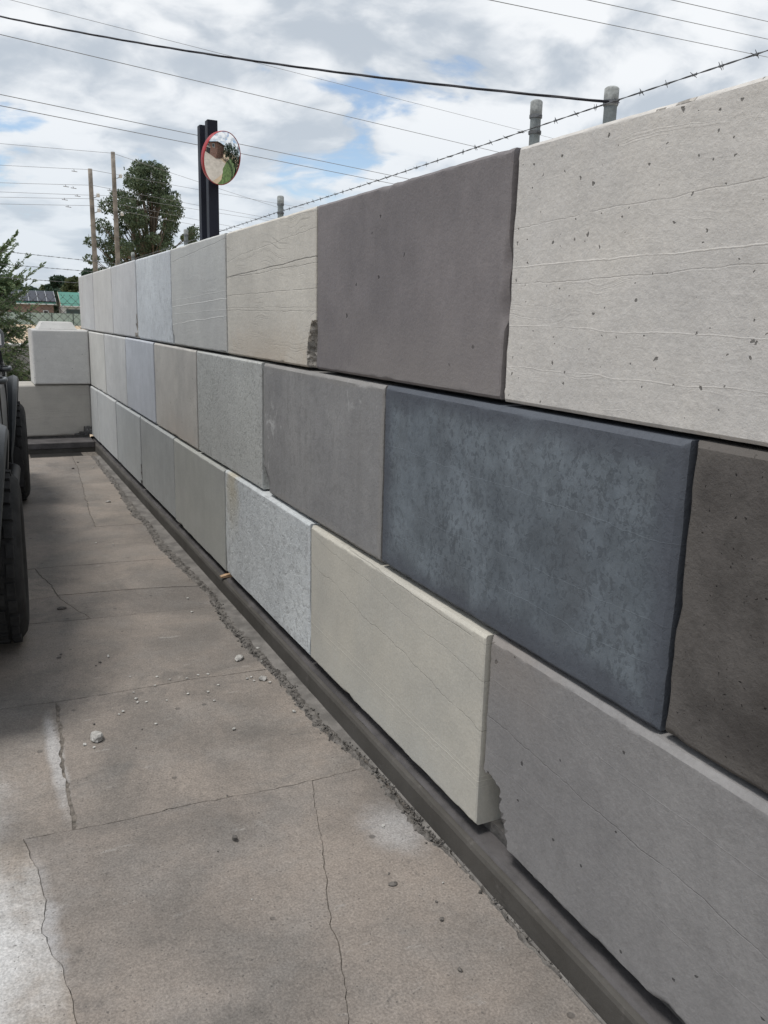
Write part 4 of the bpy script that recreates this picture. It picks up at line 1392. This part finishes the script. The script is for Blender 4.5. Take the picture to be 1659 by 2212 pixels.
def make_wheel(x0, yy, sd):
    w = empty('wheel', (x0, yy, TR_))
    w.parent = car
    tw = 0.135
    m = MB()
    m.lathe([(-tw + .03, 0.225), (-tw, 0.27), (-tw - .006, 0.315), (-tw + .002, 0.355), (-tw + .018, 0.378), (-tw + .038, 0.390), (tw - .038, 0.390), (tw - .018, 0.378), (tw - .002, 0.355), (tw + .006, 0.315), (tw, 0.27), (tw - .03, 0.225)], 48, (0, 0, 0), 'x')
    m.build('tyre', M_tyre, w, smooth=True)
    m = MB()
    nl = 30
    rg = random.Random(3)
    for k in range(nl):
        a0 = 2 * math.pi * k / nl
        for (xa, xb, sh, ln) in ((-tw + 0.026, -0.070, 0.0, 0.060), (-0.062, -0.006, 0.5, 0.055), (0.006, 0.062, 0.05, 0.055), (0.070, tw - 0.026, 0.5, 0.060)):
            a = a0 + sh * 2 * math.pi / nl
            da = ln / 0.40 / 2
            xa2, xb2 = xa + rg.uniform(-.004, .004), xb + rg.uniform(-.004, .004)
            i = len(m.v)
            for r_ in (0.380, 0.404):
                sq = 0.0 if r_ < 0.39 else 0.003
                for (x, aa) in ((xa2 + sq, a - da), (xb2 - sq, a - da * 0.9), (xb2 - sq, a + da), (xa2 + sq, a + da * 0.9)):
                    m.v.append((x, r_ * math.cos(aa), r_ * math.sin(aa)))
            m.f += [(i + 4, i + 5, i + 6, i + 7), (i, i + 1, i + 5, i + 4), (i + 1, i + 2, i + 6, i + 5), (i + 2, i + 3, i + 7, i + 6), (i + 3, i, i + 4, i + 7)]
    m.build('tread', M_tyre, w)
    m = MB()
    m.lathe([(sd * 0.11, 0.228), (sd * 0.12, 0.222), (sd * 0.07, 0.205), (sd * 0.05, 0.06), (sd * 0.075, 0.05), (sd * 0.075, 0.0)], 36, (0, 0, 0), 'x')
    rim_ = m.build('rim', M_rim, w, smooth=True)
    for k in range(6):
        a = 2 * math.pi * k / 6
        s = MB()
        s.tube([(sd * 0.085, 0.045 * math.cos(a), 0.045 * math.sin(a)), (sd * 0.105, 0.21 * math.cos(a), 0.21 * math.sin(a))], [0.026, 0.020], 6)
        s.build('spoke', M_rim, rim_)
    return w


for yy in (0.0, WB):
    for sd in (1, -1):
        make_wheel(sd * (TXO - 0.143), yy, sd)

# ================================================================== VEGETATION
def leaf_material(name, c1, c2, c3, scale=3.0, trans=0.25):
    m, t, b = mat_base(name)
    c = t.coords('Object')
    info = t.node('ShaderNodeNewGeometry')
    base = t.mix(t.step(t.noise(c, scale, 4, 0.6), 0.35, 0.65), c1, c2)
    base = t.mix(t.math('MULTIPLY', t.step(info.outputs['Random Per Island'], 0.55, 1.0), 0.8), base, c3)
    t.put(b.inputs['Base Color'], base)
    b.inputs['Roughness'].default_value = 0.6
    b.inputs['Specular IOR Level'].default_value = 0.25
    tr = t.node('ShaderNodeBsdfTranslucent')
    t.put(tr.inputs[0], base)
    mx = t.node('ShaderNodeMixShader')
    mx.inputs[0].default_value = trans
    t.l.new(b.outputs[0], mx.inputs[1])
    t.l.new(tr.outputs[0], mx.inputs[2])
    t.l.new(mx.outputs[0], t.n['Material Output'].inputs[0])
    return m


M_bark = simple('grey_brown_bark', (0.17, 0.14, 0.11), 0.9, var=0.35, scale=8, bump=0.6, bscale=20)
M_gum = leaf_material('gum_leaves', (0.062, 0.092, 0.052), (0.095, 0.132, 0.072), (0.150, 0.185, 0.115), 0.6)
M_dark = leaf_material('dark_evergreen_leaves', (0.026, 0.050, 0.034), (0.045, 0.078, 0.048), (0.075, 0.11, 0.065), 0.5)
M_olive = leaf_material('olive_leaves', (0.062, 0.082, 0.036), (0.095, 0.115, 0.052), (0.14, 0.155, 0.08), 0.5)
M_con = leaf_material('conifer_sprays', (0.13, 0.195, 0.115), (0.20, 0.27, 0.135), (0.33, 0.39, 0.21), 2.2, 0.45)


def leaves(rg, centres, n, size, asp=0.45, flat=0.0):
    """centres: (x,y,z,rx,ry,rz); quads scattered through the clumps, denser towards their shell"""
    c = np.array(centres, float)
    vol = c[:, 3] * c[:, 4] * c[:, 5]
    idx = rg.choice(len(c), n, p=vol ** 0.7 / (vol ** 0.7).sum())
    d = rg.normal(size=(n, 3))
    d /= np.linalg.norm(d, axis=1)[:, None]
    r = rg.uniform(0.35, 1.0, n) ** 0.5
    r *= 1 + 0.16 * rg.normal(size=n) * (rg.random(n) < 0.4)
    p = c[idx, :3] + d * r[:, None] * c[idx, 3:6]
    a = rg.normal(size=(n, 3))
    a[:, 2] -= flat
    a /= np.linalg.norm(a, axis=1)[:, None]
    b = np.cross(a, rg.normal(size=(n, 3)))
    b /= np.linalg.norm(b, axis=1)[:, None]
    s = size * rg.uniform(0.6, 1.4, n)[:, None]
    a = a * s
    b = b * s * asp
    V = np.empty((n, 4, 3))
    V[:, 0], V[:, 1], V[:, 2], V[:, 3] = p - a * 0.5, p + b * 0.5, p + a * 0.5, p - b * 0.5
    return V.reshape(-1, 3), np.arange(n * 4).reshape(n, 4)


def tree(name, label, base, height, clumps, n, size, mat, trunk_r, group=None, seed=1, asp=0.45, flat=0.3, trunk_top=0.8):
    """clumps relative to the trunk base: (x,y,z,rx,ry,rz)"""
    rg = np.random.default_rng(seed)
    t = empty(name, base)
    tag(t, label, 'tree', group)
    m = MB()
    rr = random.Random(seed)
    top = height * trunk_top
    pts, rad = [], []
    for i in range(9):
        f = i / 8
        pts.append((0.02 * height * math.sin(f * 3 + seed), 0.015 * height * math.cos(f * 2.2 + seed), top * f))
        rad.append(trunk_r * (1 - 0.82 * f) + (trunk_r * 0.35 if i == 0 else 0))
    m.tube(pts, rad, 9)
    for (x, y, z, rx, ry, rz) in clumps:
        zb = max(height * 0.12, z * rr.uniform(0.45, 0.75))
        f = min(1, zb / top)
        q = Vector(pts[min(8, int(f * 8))])
        e = Vector((x, y, z))
        mid = q.lerp(e, 0.5) + Vector((rr.uniform(-.1, .1) * rx, rr.uniform(-.1, .1) * ry, 0.12 * rz))
        r0 = trunk_r * (1 - 0.82 * f) * 0.5
        m.tube([q, mid, e], [r0, r0 * 0.6, r0 * 0.22], 6)
        for _ in range(2):
            e2 = e + Vector((rr.uniform(-.8, .8) * rx, rr.uniform(-.8, .8) * ry, rr.uniform(-.3, .8) * rz))
            m.tube([mid, e2], [r0 * 0.4, r0 * 0.1], 5)
    m.build('trunk', M_bark, t, smooth=True)
    V, F = leaves(rg, clumps, n, size, asp, flat)
    link('crown', mesh_np('crown', V, F), mat, t)
    return t


def crown_clumps(seed, n, prof, clump):
    """prof: function of height fraction -> (z, radius); returns uneven clumps on a crown envelope"""
    rr = random.Random(seed)
    out = []
    for i in range(n):
        f = (i + rr.random()) / n
        z, r = prof(f)
        w = i * 2.4 + rr.uniform(-.5, .5)
        k = rr.uniform(0.35, 0.95)
        s_ = clump * rr.uniform(0.7, 1.3)
        out.append((math.cos(w) * r * k, math.sin(w) * r * k, z + rr.uniform(-.3, .3) * clump, s_ * 1.05, s_ * 1.05, s_ * 0.85))
    return out


# big gum: tall dense head to the right, looser lower limbs to the left
gb = at(380, 690, y=75.0)
def gprof(f):
    z = 5.4 + 7.9 * f
    r = 3.5 * math.sqrt(max(0.02, 1 - ((f - 0.22) / 0.80) ** 2)) * (0.92 + 0.14 * math.sin(f * 13))
    return z, r
gcl = crown_clumps(5, 60, gprof, 0.78)
gcl += [(-4.1, 0.2, 7.2, 0.8, .8, .5), (-3.5, -.4, 8.4, .8, .8, .6), (-4.3, .3, 5.8, .7, .7, .45), (-3.6, .2, 4.8, .9, .9, .45), (-2.6, .2, 5.6, .8, .8, .45), (-3.0, .1, 6.8, .7, .7, .6), (3.3, 0, 8.4, .7, .7, .6), (3.5, .2, 7.2, .7, .7, .8), (2.8, .3, 5.6, .8, .8, .45),
        (3.3, 0, 6.2, .6, .6, .5), (-2.4, 0.3, 4.4, .7, .7, .4), (1.6, 0.2, 5.0, .9, .9, .4)]
tree('gum_tree', 'tall dark gum tree with a dense dome crown behind the wooden poles', (gb.x, 75.0, -0.09), 13.2, [(x * 1.12, y, z * 1.02, a_, b__, c__) for x, y, z, a_, b__, c__ in gcl], 26000, 0.25, M_gum, 0.34, None, 5, 0.42, 0.6, 0.86)

BG = 'trees behind the green roofed houses'
for k, (px, py, Y, r, mat_, lb, n) in enumerate([
        (62, 718, 150, 2.8, M_dark, 'low dark tree behind the solar panel roof', 2600), (92, 722, 165, 2.4, M_dark, 'distant grey green tree between the house roofs', 2200),
        (122, 712, 155, 2.3, M_olive, 'rounded bushy tree right behind the gap between the houses', 2400), (153, 690, 148, 2.5, M_dark, 'dark conical tree rising over the green roof', 3200),
        (188, 692, 140, 2.1, M_olive, 'brownish olive tree beside the end of the block wall', 3000), (22, 700, 170, 4.5, M_dark, 'wide dark tree hidden behind the conifer sprays', 2600),
        (232, 672, 120, 1.9, M_dark, 'dark bushy tree peeping over the wall under the first pole', 2400), (262, 690, 130, 2.2, M_olive, 'olive tree low behind the wall between the poles', 2200),
        (476, 570, 118, 2.0, M_olive, 'small olive tree peeping over the wall beside the mirror post', 2600), (455, 640, 122, 2.6, M_dark, 'dark shrubby tree low behind the mirror post', 2000)]):
    top = at(px, py, y=Y)
    H = top.z + 0.09
    rr = random.Random(40 + k)
    cls = []
    for i in range(13):
        f = (i + .5) / 13
        z = H * (0.22 + 0.70 * f)
        rad = r * (0.35 + 0.85 * math.sin(math.pi * min(1, (1 - f) * 0.80 + 0.08)))
        w = i * 2.4
        s_ = r * rr.uniform(0.32, 0.5)
        cls.append((math.cos(w) * rad * 0.62, math.sin(w) * rad * 0.62, z, s_, s_, s_ * 0.75))
    cls.append((0, 0, H * 0.93, r * .3, r * .3, H * .07))
    tree('background_tree', lb, (top.x, Y, -0.09), H, cls, n, 0.62, mat_, 0.16, BG, 60 + k, 0.6, 0.2)

# ------------------------------------------------------------------ conifer beside the vehicle's nose
def spray_mesh(rg, origin, direction, length, droop, width, V, F):
    """one feathery frond: a curved stem with tapering side shoots made of small scale-leaf blades"""
    d = Vector(direction).normalized()
    side = d.cross(Vector((0, 0, 1)))
    if side.length < 1e-3:
        side = Vector((1, 0, 0))
    side.normalize()
    n = max(6, int(length / 0.022))
    for i in range(n):
        f = i / n
        p = Vector(origin) + d * length * f + Vector((0, 0, -droop * f * f * length))
        wl = width * (1 - f) ** 0.7 * (0.5 + 0.5 * min(1, f * 6)) + 0.012
        for sgn in (-1, 1):
            q = (side * sgn * rg.uniform(0.55, 0.9) + d * rg.uniform(0.6, 1.1) + Vector((0, 0, rg.uniform(-0.45, 0.55)))).normalized()
            l_ = wl * rg.uniform(0.6, 1.25)
            u = q.cross(Vector((rg.uniform(-1, 1), rg.uniform(-1, 1), rg.uniform(-1, 1)))).normalized() * (0.0065 + l_ * 0.10)
            b0 = len(V)
            V += [tuple(p), tuple(p + q * l_ * 0.5 + u), tuple(p + q * l_), tuple(p + q * l_ * 0.5 - u)]
            F.append((b0, b0 + 1, b0 + 2, b0 + 3))
    return V, F


con = empty('conifer', (-0.18, 13.3, -0.09))
tag(con, 'feathery green conifer with upswept tips leaning over the chain link fence', 'tree')
rg = random.Random(21)
m = MB()
m.tube([(0, 0, 0), (0.02, 0.02, 1.0), (0.0, 0.05, 2.0), (0.02, 0, 2.9)], [0.10, 0.075, 0.05, 0.012], 9)
Vc, Fc = [], []
for k in range(230):
    f = rg.random()
    z = 0.35 + 2.35 * f
    w = rg.uniform(0, 2 * math.pi)
    reach = (1.10 * (1 - max(0, f - 0.55) * 1.1) if z > 0.9 else 0.95) * rg.uniform(0.70, 1.06)
    up = 0.15 + 0.75 * f
    d = Vector((math.cos(w), math.sin(w), up)).normalized()
    p0 = Vector((0, 0, z - reach * up * 0.55))
    p1 = p0 + d * reach
    m.tube([p0, p0.lerp(p1, 0.6) + Vector((0, 0, -0.03)), p1], [0.011, 0.006, 0.0015], 5)
    for q in range(21):
        t_ = rg.uniform(0.35, 1.0)
        o_ = p0.lerp(p1, t_)
        dd = (d + Vector((rg.uniform(-.75, .75), rg.uniform(-.75, .75), rg.uniform(-.75, .55)))).normalized()
        spray_mesh(rg, o_, dd, rg.uniform(0.16, 0.34), rg.uniform(0.0, 0.7), 0.055, Vc, Fc)
    spray_mesh(rg, p1 - d * 0.18, d, 0.36 * rg.uniform(0.7, 1.2), rg.uniform(-0.25, 0.35), 0.045, Vc, Fc)
for (px, py, l_) in ((46, 580, .5), (33, 594, .42), (47, 607, .45), (78, 632, .55), (115, 656, .6), (92, 697, .5), (60, 690, .45), (20, 600, .4), (70, 720, .4), (50, 842, .42), (85, 812, .45), (30, 860, .35), (66, 668, .4), (25, 640, .4)):
    tip = at(px, py, y=12.75 + rg.uniform(-0.1, 0.25)) - con.location
    src = Vector((0.10, 0.0, max(0.6, tip.z - (0.75 if py < 760 else -0.45))))
    mid = src.lerp(tip, 0.55) + Vector((0, 0, -0.06 if py < 760 else 0.12))
    m.tube([src, mid, tip], [0.011, 0.006, 0.0012], 5)
    for q in range(13):
        f = rg.uniform(0.0, 0.92)
        o_ = mid.lerp(tip, f)
        dd = ((tip - mid).normalized() * 1.4 + Vector((rg.uniform(-.7, .7), rg.uniform(-.7, .7), rg.uniform(-.5, .6)))).normalized()
        spray_mesh(rg, o_, dd, (0.21 * (1 - 0.7 * f)) * rg.uniform(0.7, 1.2), 0.1, 0.038, Vc, Fc)
    spray_mesh(rg, mid, (tip - mid), (tip - mid).length, 0.0, 0.042, Vc, Fc)
m.build('trunk', M_bark, con)
link('crown', mesh_np('crown', Vc, Fc), M_con, con)

# ================================================================== HOUSES AND YARD FENCE FAR BEHIND
def corrugated(name, col, scale, axis=0, rough=0.5):
    m, t, b = mat_base(name)
    c = t.coords('Object')
    x = t.sep(c)[axis]
    w = t.math('SINE', t.math('MULTIPLY', x, scale))
    base = t.mix(t.step(t.noise(c, 0.9, 5, 0.6), 0.3, 0.7), tuple(v * 0.88 for v in col), tuple(v * 1.1 for v in col))
    t.put(b.inputs['Base Color'], base)
    b.inputs['Roughness'].default_value = rough
    t.put(b.inputs['Normal'], t.bump(w, 0.6, 0.03))
    return m


M_roof = corrugated('green_roof_sheet', (0.060, 0.215, 0.165), 33.0)
M_fenceg = corrugated('grey_green_fence_sheet', (0.34, 0.43, 0.38), 33.0)
M_hbrick = simple('pinkish_render', (0.33, 0.235, 0.195), 0.9, var=0.12, scale=3)
M_cream = simple('cream_render', (0.52, 0.46, 0.37), 0.9, var=0.1, scale=3)
M_white = simple('white_trim', (0.68, 0.70, 0.68), 0.6, var=0.08)
M_solar = simple('solar_panel_glass', (0.030, 0.033, 0.045), 0.25, var=0.15, scale=2)
M_alu = simple('aluminium_frame', (0.62, 0.63, 0.64), 0.4, 0.7, var=0.06)
M_dg = simple('dark_green_grey_steel', (0.075, 0.105, 0.10), 0.5, var=0.15)
M_void = simple('dark_interior', (0.02, 0.02, 0.022), 0.7)
M_pane = simple('window_glass', (0.03, 0.04, 0.045), 0.08, var=0.1)


def house(name, label, x0, x1, y0, y1, eave, ridge, over, wallm):
    """gable house, ridge along x; origin at the front left corner on the ground"""
    h = empty(name, (x0, y0, -0.09))
    tag(h, label, 'house')
    W_, D_ = x1 - x0, y1 - y0
    e, r_ = eave + 0.09, ridge + 0.09
    m = MB()
    m.poly([(0, 0, 0), (0, D_, 0), (0, D_, e), (0, D_ / 2, r_ - 0.05), (0, 0, e)], (W_, 0, 0))
    m.build('wall', wallm, h)
    sl = (r_ - e) / (D_ / 2)
    m = MB()
    m.poly([(-0.3, -over, e - sl * over + 0.03), (-0.3, D_ / 2, r_ + 0.03), (-0.3, D_ + over, e - sl * over + 0.03), (-0.3, D_ + over, e - sl * over + 0.09), (-0.3, D_ / 2, r_ + 0.09), (-0.3, -over, e - sl * over + 0.09)], (W_ + 0.6, 0, 0))
    rf = m.build('roof', M_roof, h)
    m = MB()
    m.box((-0.3, -over - 0.13, e - sl * over - 0.05), (W_ + 0.3, -over - 0.005, e - sl * over + 0.07))
    m.build('gutter', M_white, rf)
    for xx in (-0.34, W_ + 0.305):
        m = MB()
        m.poly([(xx, -over, e - sl * over - 0.06), (xx, D_ / 2, r_ - 0.06), (xx, D_ / 2, r_ + 0.11), (xx, -over, e - sl * over + 0.11)], (0.035, 0, 0))
        m.build('barge_board', M_cream, rf)
    return h, rf, sl, e, D_


# nearer to the left: house with panels
h1, rf1, sl1, e1, D1 = house('solar_house', 'low pinkish house with solar panels on its green metal roof', 2.2, 9.35, 112.6, 118.6, 2.62, 3.95, 0.55, M_hbrick)
for k in range(6):
    xx = 1.35 + k * 1.02
    m = MB()
    fa, fb = -0.28, 2.60
    z_ = lambda d: e1 + sl1 * d + 0.20
    m.poly([(xx, fa, z_(fa)), (xx + 0.96, fa, z_(fa)), (xx + 0.96, fb, z_(fb)), (xx, fb, z_(fb))], (0, -0.01, 0.05))
    so_ = m.build('solar_panel', M_solar, rf1)
    m = MB()
    m.poly([(xx + 0.965, fa, z_(fa)), (xx + 1.012, fa, z_(fa)), (xx + 1.012, fb, z_(fb)), (xx + 0.965, fb, z_(fb))], (0, -0.012, 0.062))
    m.build('panel_rail', M_alu, rf1)
m = MB()
m.box((5.9, -0.35, 1.25), (6.55, -0.005, 1.75))
ac = m.build('air_conditioner', M_white, h1, bevel=0.02)
m = MB()
m.box((6.0, -0.36, 1.30), (6.45, -0.352, 1.66))
m.build('fan_grille', M_void, ac)

h2, rf2, sl2, e2, D2 = house('green_roof_house', 'pale house with a plain green metal roof and cream gable edge', 10.35, 19.5, 111.0, 117.0, 2.42, 3.86, 0.45, M_white)
m = MB()
m.box((0.3, -0.03, 0.2), (2.6, 0.02, 1.95))
rd = m.build('roller_door', M_dg, h2)
for k in range(6):
    m = MB()
    m.box((0.32, -0.045, 0.28 + k * 0.28), (2.58, -0.031, 0.30 + k * 0.28))
    m.build('door_rib', M_dg, rd)
m = MB()
m.box((4.2, -0.03, 1.0), (5.6, 0.02, 2.0))
w_ = m.build('window', M_white, h2)
m = MB()
m.box((4.28, -0.04, 1.08), (5.52, -0.031, 1.92))
m.build('pane', M_pane, w_)

sf = tag(empty('sheet_fence', (0, 109.0, -0.09)), 'grey green corrugated sheet fence on the sand before the houses', 'fence')
x_ = -8.0
k = 0
while x_ < 22:
    m = MB()
    m.box((x_ + 0.06, -0.02, 0.05), (x_ + 2.34, 0.02, 1.44))
    m.build('sheet_panel', M_fenceg, sf)
    m = MB()
    m.box((x_ + 2.345, -0.05, 0), (x_ + 2.395 + 0.06, 0.05, 1.50))
    m.build('post', M_dg, sf)
    x_ += 2.4
m = MB()
m.box((-8, -0.035, 1.445), (22, 0.035, 1.485))
m.build('top_rail', M_dg, sf)

# ================================================================== POLES AND OVERHEAD WIRES
M_wood = simple('weathered_pole_timber', (0.215, 0.192, 0.165), 0.9, var=0.4, scale=3.0, bump=0.5, bscale=14)
M_porc = simple('white_porcelain', (0.62, 0.62, 0.60), 0.3, var=0.08)
POLE = []
for k, (top, bot, tz, lb, arms) in enumerate((((225, 422), (239, 680), 38.0, 'shorter weathered timber pole with white insulators above the wall end', (436, 464, 494, 511)),
                                             ((282, 380), (295, 663), 38.6, 'taller weathered timber pole in front of the gum tree', (425, 462, 487)))):
    T_ = at(*top, y=tz)
    B_ = at(*bot, y=tz)
    lean = (T_.x - B_.x) / (T_.z - B_.z)
    base = Vector((B_.x - lean * B_.z, tz, -0.09))
    p = empty('timber_pole', base)
    tag(p, lb, 'pole')
    m = MB()
    L_ = T_ - base
    m.tube([L_ * (i / 8) for i in range(9)], [0.115 - 0.03 * i / 8 for i in range(9)], 14)
    m.build('shaft', M_wood, p, smooth=True)
    pts = []
    for q, zpx in enumerate((0.0, 0.055, 0.14, 0.22) if k == 0 else (0.02, 0.115, 0.19, 0.30)):
        c0 = L_ * (1 - zpx - 0.01)
        if (k == 0 and q in (2, 3)) or (k == 1 and q in (1, 3)):
            m = MB()
            m.tube([(c0.x + 0.09, c0.y - 0.05, c0.z - 0.02), (c0.x + 0.27, c0.y - 0.10, c0.z + 0.07)], 0.018, 8)
            br = m.build('insulator_pin', M_galv, p)
            m = MB()
            m.lathe([(0, 0.0), (0.0, 0.075), (0.03, 0.06), (0.045, 0.08), (0.085, 0.055), (0.10, 0.075), (0.15, 0.045), (0.17, 0.0)], 14, (c0.x + 0.25, c0.y - 0.10, c0.z + 0.02), 'z')
            m.build('insulator', M_porc, br, smooth=True)
        pts.append(base + c0 + Vector((0.16, -0.08, 0.06)))
    POLE.append(pts)

M_cable = simple('black_cable', (0.012, 0.012, 0.018), 0.5, var=0.1)
M_line = simple('grey_line_wire', (0.24, 0.245, 0.255), 0.5, 0.4, var=0.1)


def wire(label, pts, rad, mat=M_line, group=None, name='overhead_wire', cat='wire', sag=0.0, n=24, twist=0.0):
    """pts: two or more world points; catenary between consecutive points"""
    P = []
    for a, b in zip(pts[:-1], pts[1:]):
        a, b = Vector(a), Vector(b)
        for i in range(n):
            f = i / n
            p = a.lerp(b, f)
            p.z -= sag * 4 * f * (1 - f)
            P.append(p)
    P.append(Vector(pts[-1]))
    m = MB()
    if twist:
        d = (P[-1] - P[0]).normalized()
        s1 = d.cross(Vector((0, 0, 1))).normalized()
        s2 = s1.cross(d)
        for ph in (0.0, 2.09, 4.19):
            m.tube([p + (s1 * math.cos(i * 0.55 + ph) + s2 * math.sin(i * 0.55 + ph)) * twist for i, p in enumerate(P)], rad, 6)
    else:
        m.tube(P, rad, 6)
    o = P[0]
    m.v = [(x - o.x, y - o.y, z - o.z) for x, y, z in m.v]
    w = m.build(name, mat, None, tuple(o), smooth=True)
    tag(w, label, cat, group)
    return w


def far_wire(label, a, b, ya, yb, rad, ext=0.6, sag=0.0):
    """wire through two sight points at real distances ya, yb, run on past both"""
    A, B = at(*a, y=ya), at(*b, y=yb)
    d = B - A
    return wire(label, [A - d * ext, B + d * ext], rad, sag=sag, n=40)


far_wire('thin power line crossing above the thick cable', (27, 0), (1300, 325), 24, 30, 0.0055, 0.5)
far_wire('power line just under the thick black cable', (0, 86), (1210, 372), 20, 26, 0.0075, 0.5)
far_wire('upper of two power lines passing behind the mirror posts', (0, 236), (975, 438), 22, 28, 0.0085, 0.5)
far_wire('lower of two power lines passing behind the mirror posts', (0, 264), (930, 449), 22, 28, 0.0085, 0.5)
far_wire('lowest power line over the extra fence post', (1225, 0), (1920, 143), 16, 20, 0.0075, 0.6)
far_wire('middle power line of the three above the pitted cream block', (1470, 0), (1920, 98), 16, 19, 0.0075, 0.6)
far_wire('highest power line of the three above the pitted cream block', (1680, 0), (1920, 54), 16, 18, 0.0075, 0.6)
# thick twisted service cable from the yard side to the stout fence post
ca, cb = at(0, 41, y=5.3), Vector((2.0, 2.42, 2.262))
d_ = ca - cb
cb2 = Vector((2.0, 2.42, 2.262))
wire('thick black twisted service cable tied to the stout fence post', [tuple(ca + d_ * 0.9 + Vector((0, 0, 0.35))), tuple(ca), tuple(cb2)], 0.0027, M_cable, None, 'service_cable', 'cable', 0.035, 60, 0.0023)

# lines strung on the two poles
GP = 'conductors strung on the two timber poles'
for k, (lx, rx_, ya, yb, ppx) in enumerate((((0, 357), (700, 520), 38.6, 52, (282, 383)), ((0, 411), (760, 520), 38, 52, (225, 424)), ((0, 455), (760, 560), 38, 52, (229, 463)), ((0, 478), (760, 565), 38.6, 52, (288, 490)),
                                           ((0, 491), (760, 600), 38, 52, (231, 497)), ((0, 508), (700, 600), 38, 52, (233, 514)))):
    yp = 38.5 if k in (0, 3) else 37.9
    A, P_, B = at(*lx, y=ya), at(*ppx, y=yp), at(*rx_, y=yb)
    A2 = P_ + (A - P_) * 3.0
    wire(('thin conductor from the very top of the taller timber pole', 'thin conductor from the very top of the shorter timber pole', 'second conductor down on the shorter timber pole', 'lower conductor held by the taller timber pole',
          'third conductor down on the shorter timber pole', 'lowest conductor on the shorter timber pole')[k], [A2, P_, B], 0.0075, group=GP, sag=0.03, n=16)
GS = 'small spreaders clipped on the pole conductors'
for k, (px, py) in enumerate(((186, 427), (165, 465), (184, 469), (194, 489), (162, 498), (171, 516), (275, 475), (266, 508))):
    p = at(px, py, y=37.9)
    m = MB()
    m.tube([(-0.11, 0, -0.015), (0.11, 0, -0.03)], 0.014, 6)
    m.tube([(-0.02, 0, 0.05), (0.0, 0, -0.02)], 0.012, 6)
    o = m.build('wire_spreader', M_line, None, tuple(p))
    tag(o, 'tiny grey spreader clipped on a conductor beside the timber poles', 'spreader', GS)

# ================================================================== OTHER SIDE OF THE WALL (what the mirror looks at)
M_drive = simple('pale_drive_concrete', (0.40, 0.36, 0.31), 0.9, var=0.15, scale=0.8, bump=0.3)
M_grass = simple('mown_grass', (0.095, 0.145, 0.05), 0.95, var=0.4, scale=1.6, bump=0.8, bscale=40)
m = MB()
m.box((1.9, -18, -0.086), (11.5, 6.6, -0.04))
m.f = m.f[1:]
tag(m.build('driveway', M_drive), kind='structure')
m = MB()
m.poly([(3.4, 7.6, -0.05), (6.0, 7.4, -0.05), (8.0, 5.8, -0.05), (13.5, 5.0, -0.05), (30, 6, -0.05), (30, 18, -0.05), (2.3, 18, -0.05)], (0, 0, 0.03))
tag(m.build('lawn', M_grass), kind='structure')


def brick_mat():
    m, t, b = mat_base('brown_face_brick')
    br = t.node('ShaderNodeTexBrick')
    c = t.coords('Object')
    x, y, z = t.sep(c)
    t.put(br.inputs['Vector'], t.comb(t.math('ADD', x, y), z, 0))
    br.inputs['Scale'].default_value = 4.2
    br.inputs['Color1'].default_value = (0.21, 0.10, 0.07, 1)
    br.inputs['Color2'].default_value = (0.15, 0.075, 0.055, 1)
    br.inputs['Mortar'].default_value = (0.35, 0.32, 0.29, 1)
    br.inputs['Mortar Size'].default_value = 0.012
    t.put(b.inputs['Base Color'], br.outputs[0])
    b.inputs['Roughness'].default_value = 0.9
    return m


bld = tag(empty('brick_building', (9.2, -13.5, -0.09)), 'brown brick building with dark garage openings seen in the round mirror', 'building')
m = MB()
m.box((0, 0, 0), (7, 15, 4.2))
m.build('wall', brick_mat(), bld)
m = MB()
m.poly([(-0.5, -0.5, 4.2), (7.5, -0.5, 4.2), (7.5, 15.5, 4.2), (-0.5, 15.5, 4.2)], (0, 0, 0.18))
m.build('roof', simple('dark_roof', (0.06, 0.055, 0.055), 0.8), bld)
for yy in (0.8, 4.4, 8.0):
    m = MB()
    m.box((-0.06, yy, 0), (-0.005, yy + 2.9, 2.3))
    gd = m.build('garage_door', M_void, bld)
    m = MB()
    m.box((-0.10, yy - 0.08, 2.31), (-0.004, yy + 2.98, 2.45))
    m.build('lintel', M_white, gd)
for yy in (1.5, 5.0, 8.6, 12.2):
    m = MB()
    m.box((-0.05, yy, 2.75), (-0.004, yy + 1.4, 3.8))
    w_ = m.build('window', M_white, bld)
    m = MB()
    m.box((-0.062, yy + 0.08, 2.83), (-0.051, yy + 1.32, 3.72))
    m.build('pane', M_pane, w_)
HG = 'garden trees reflected in the round mirror'
for k, (xx, yy, hh) in enumerate(((7.5, 13.5, 3.3), (9.5, 12.0, 3.9), (11.5, 10.3, 4.6), (13.2, 8.2, 5.0), (14.2, 6.0, 5.2), (13.6, 3.8, 4.8), (17, 4.6, 5.6))):
    rr = random.Random(k)
    cls = [(math.cos(i * 2.4) * hh * .22, math.sin(i * 2.4) * hh * .22, hh * (0.3 + 0.6 * i / 9), hh * .15, hh * .15, hh * .12) for i in range(10)]
    tree('garden_tree', 'dark leafy garden tree by the lawn beyond the wall', (xx, yy, -0.07), hh, cls, 1300, 0.3, M_dark, 0.09, HG, 90 + k, 0.6)
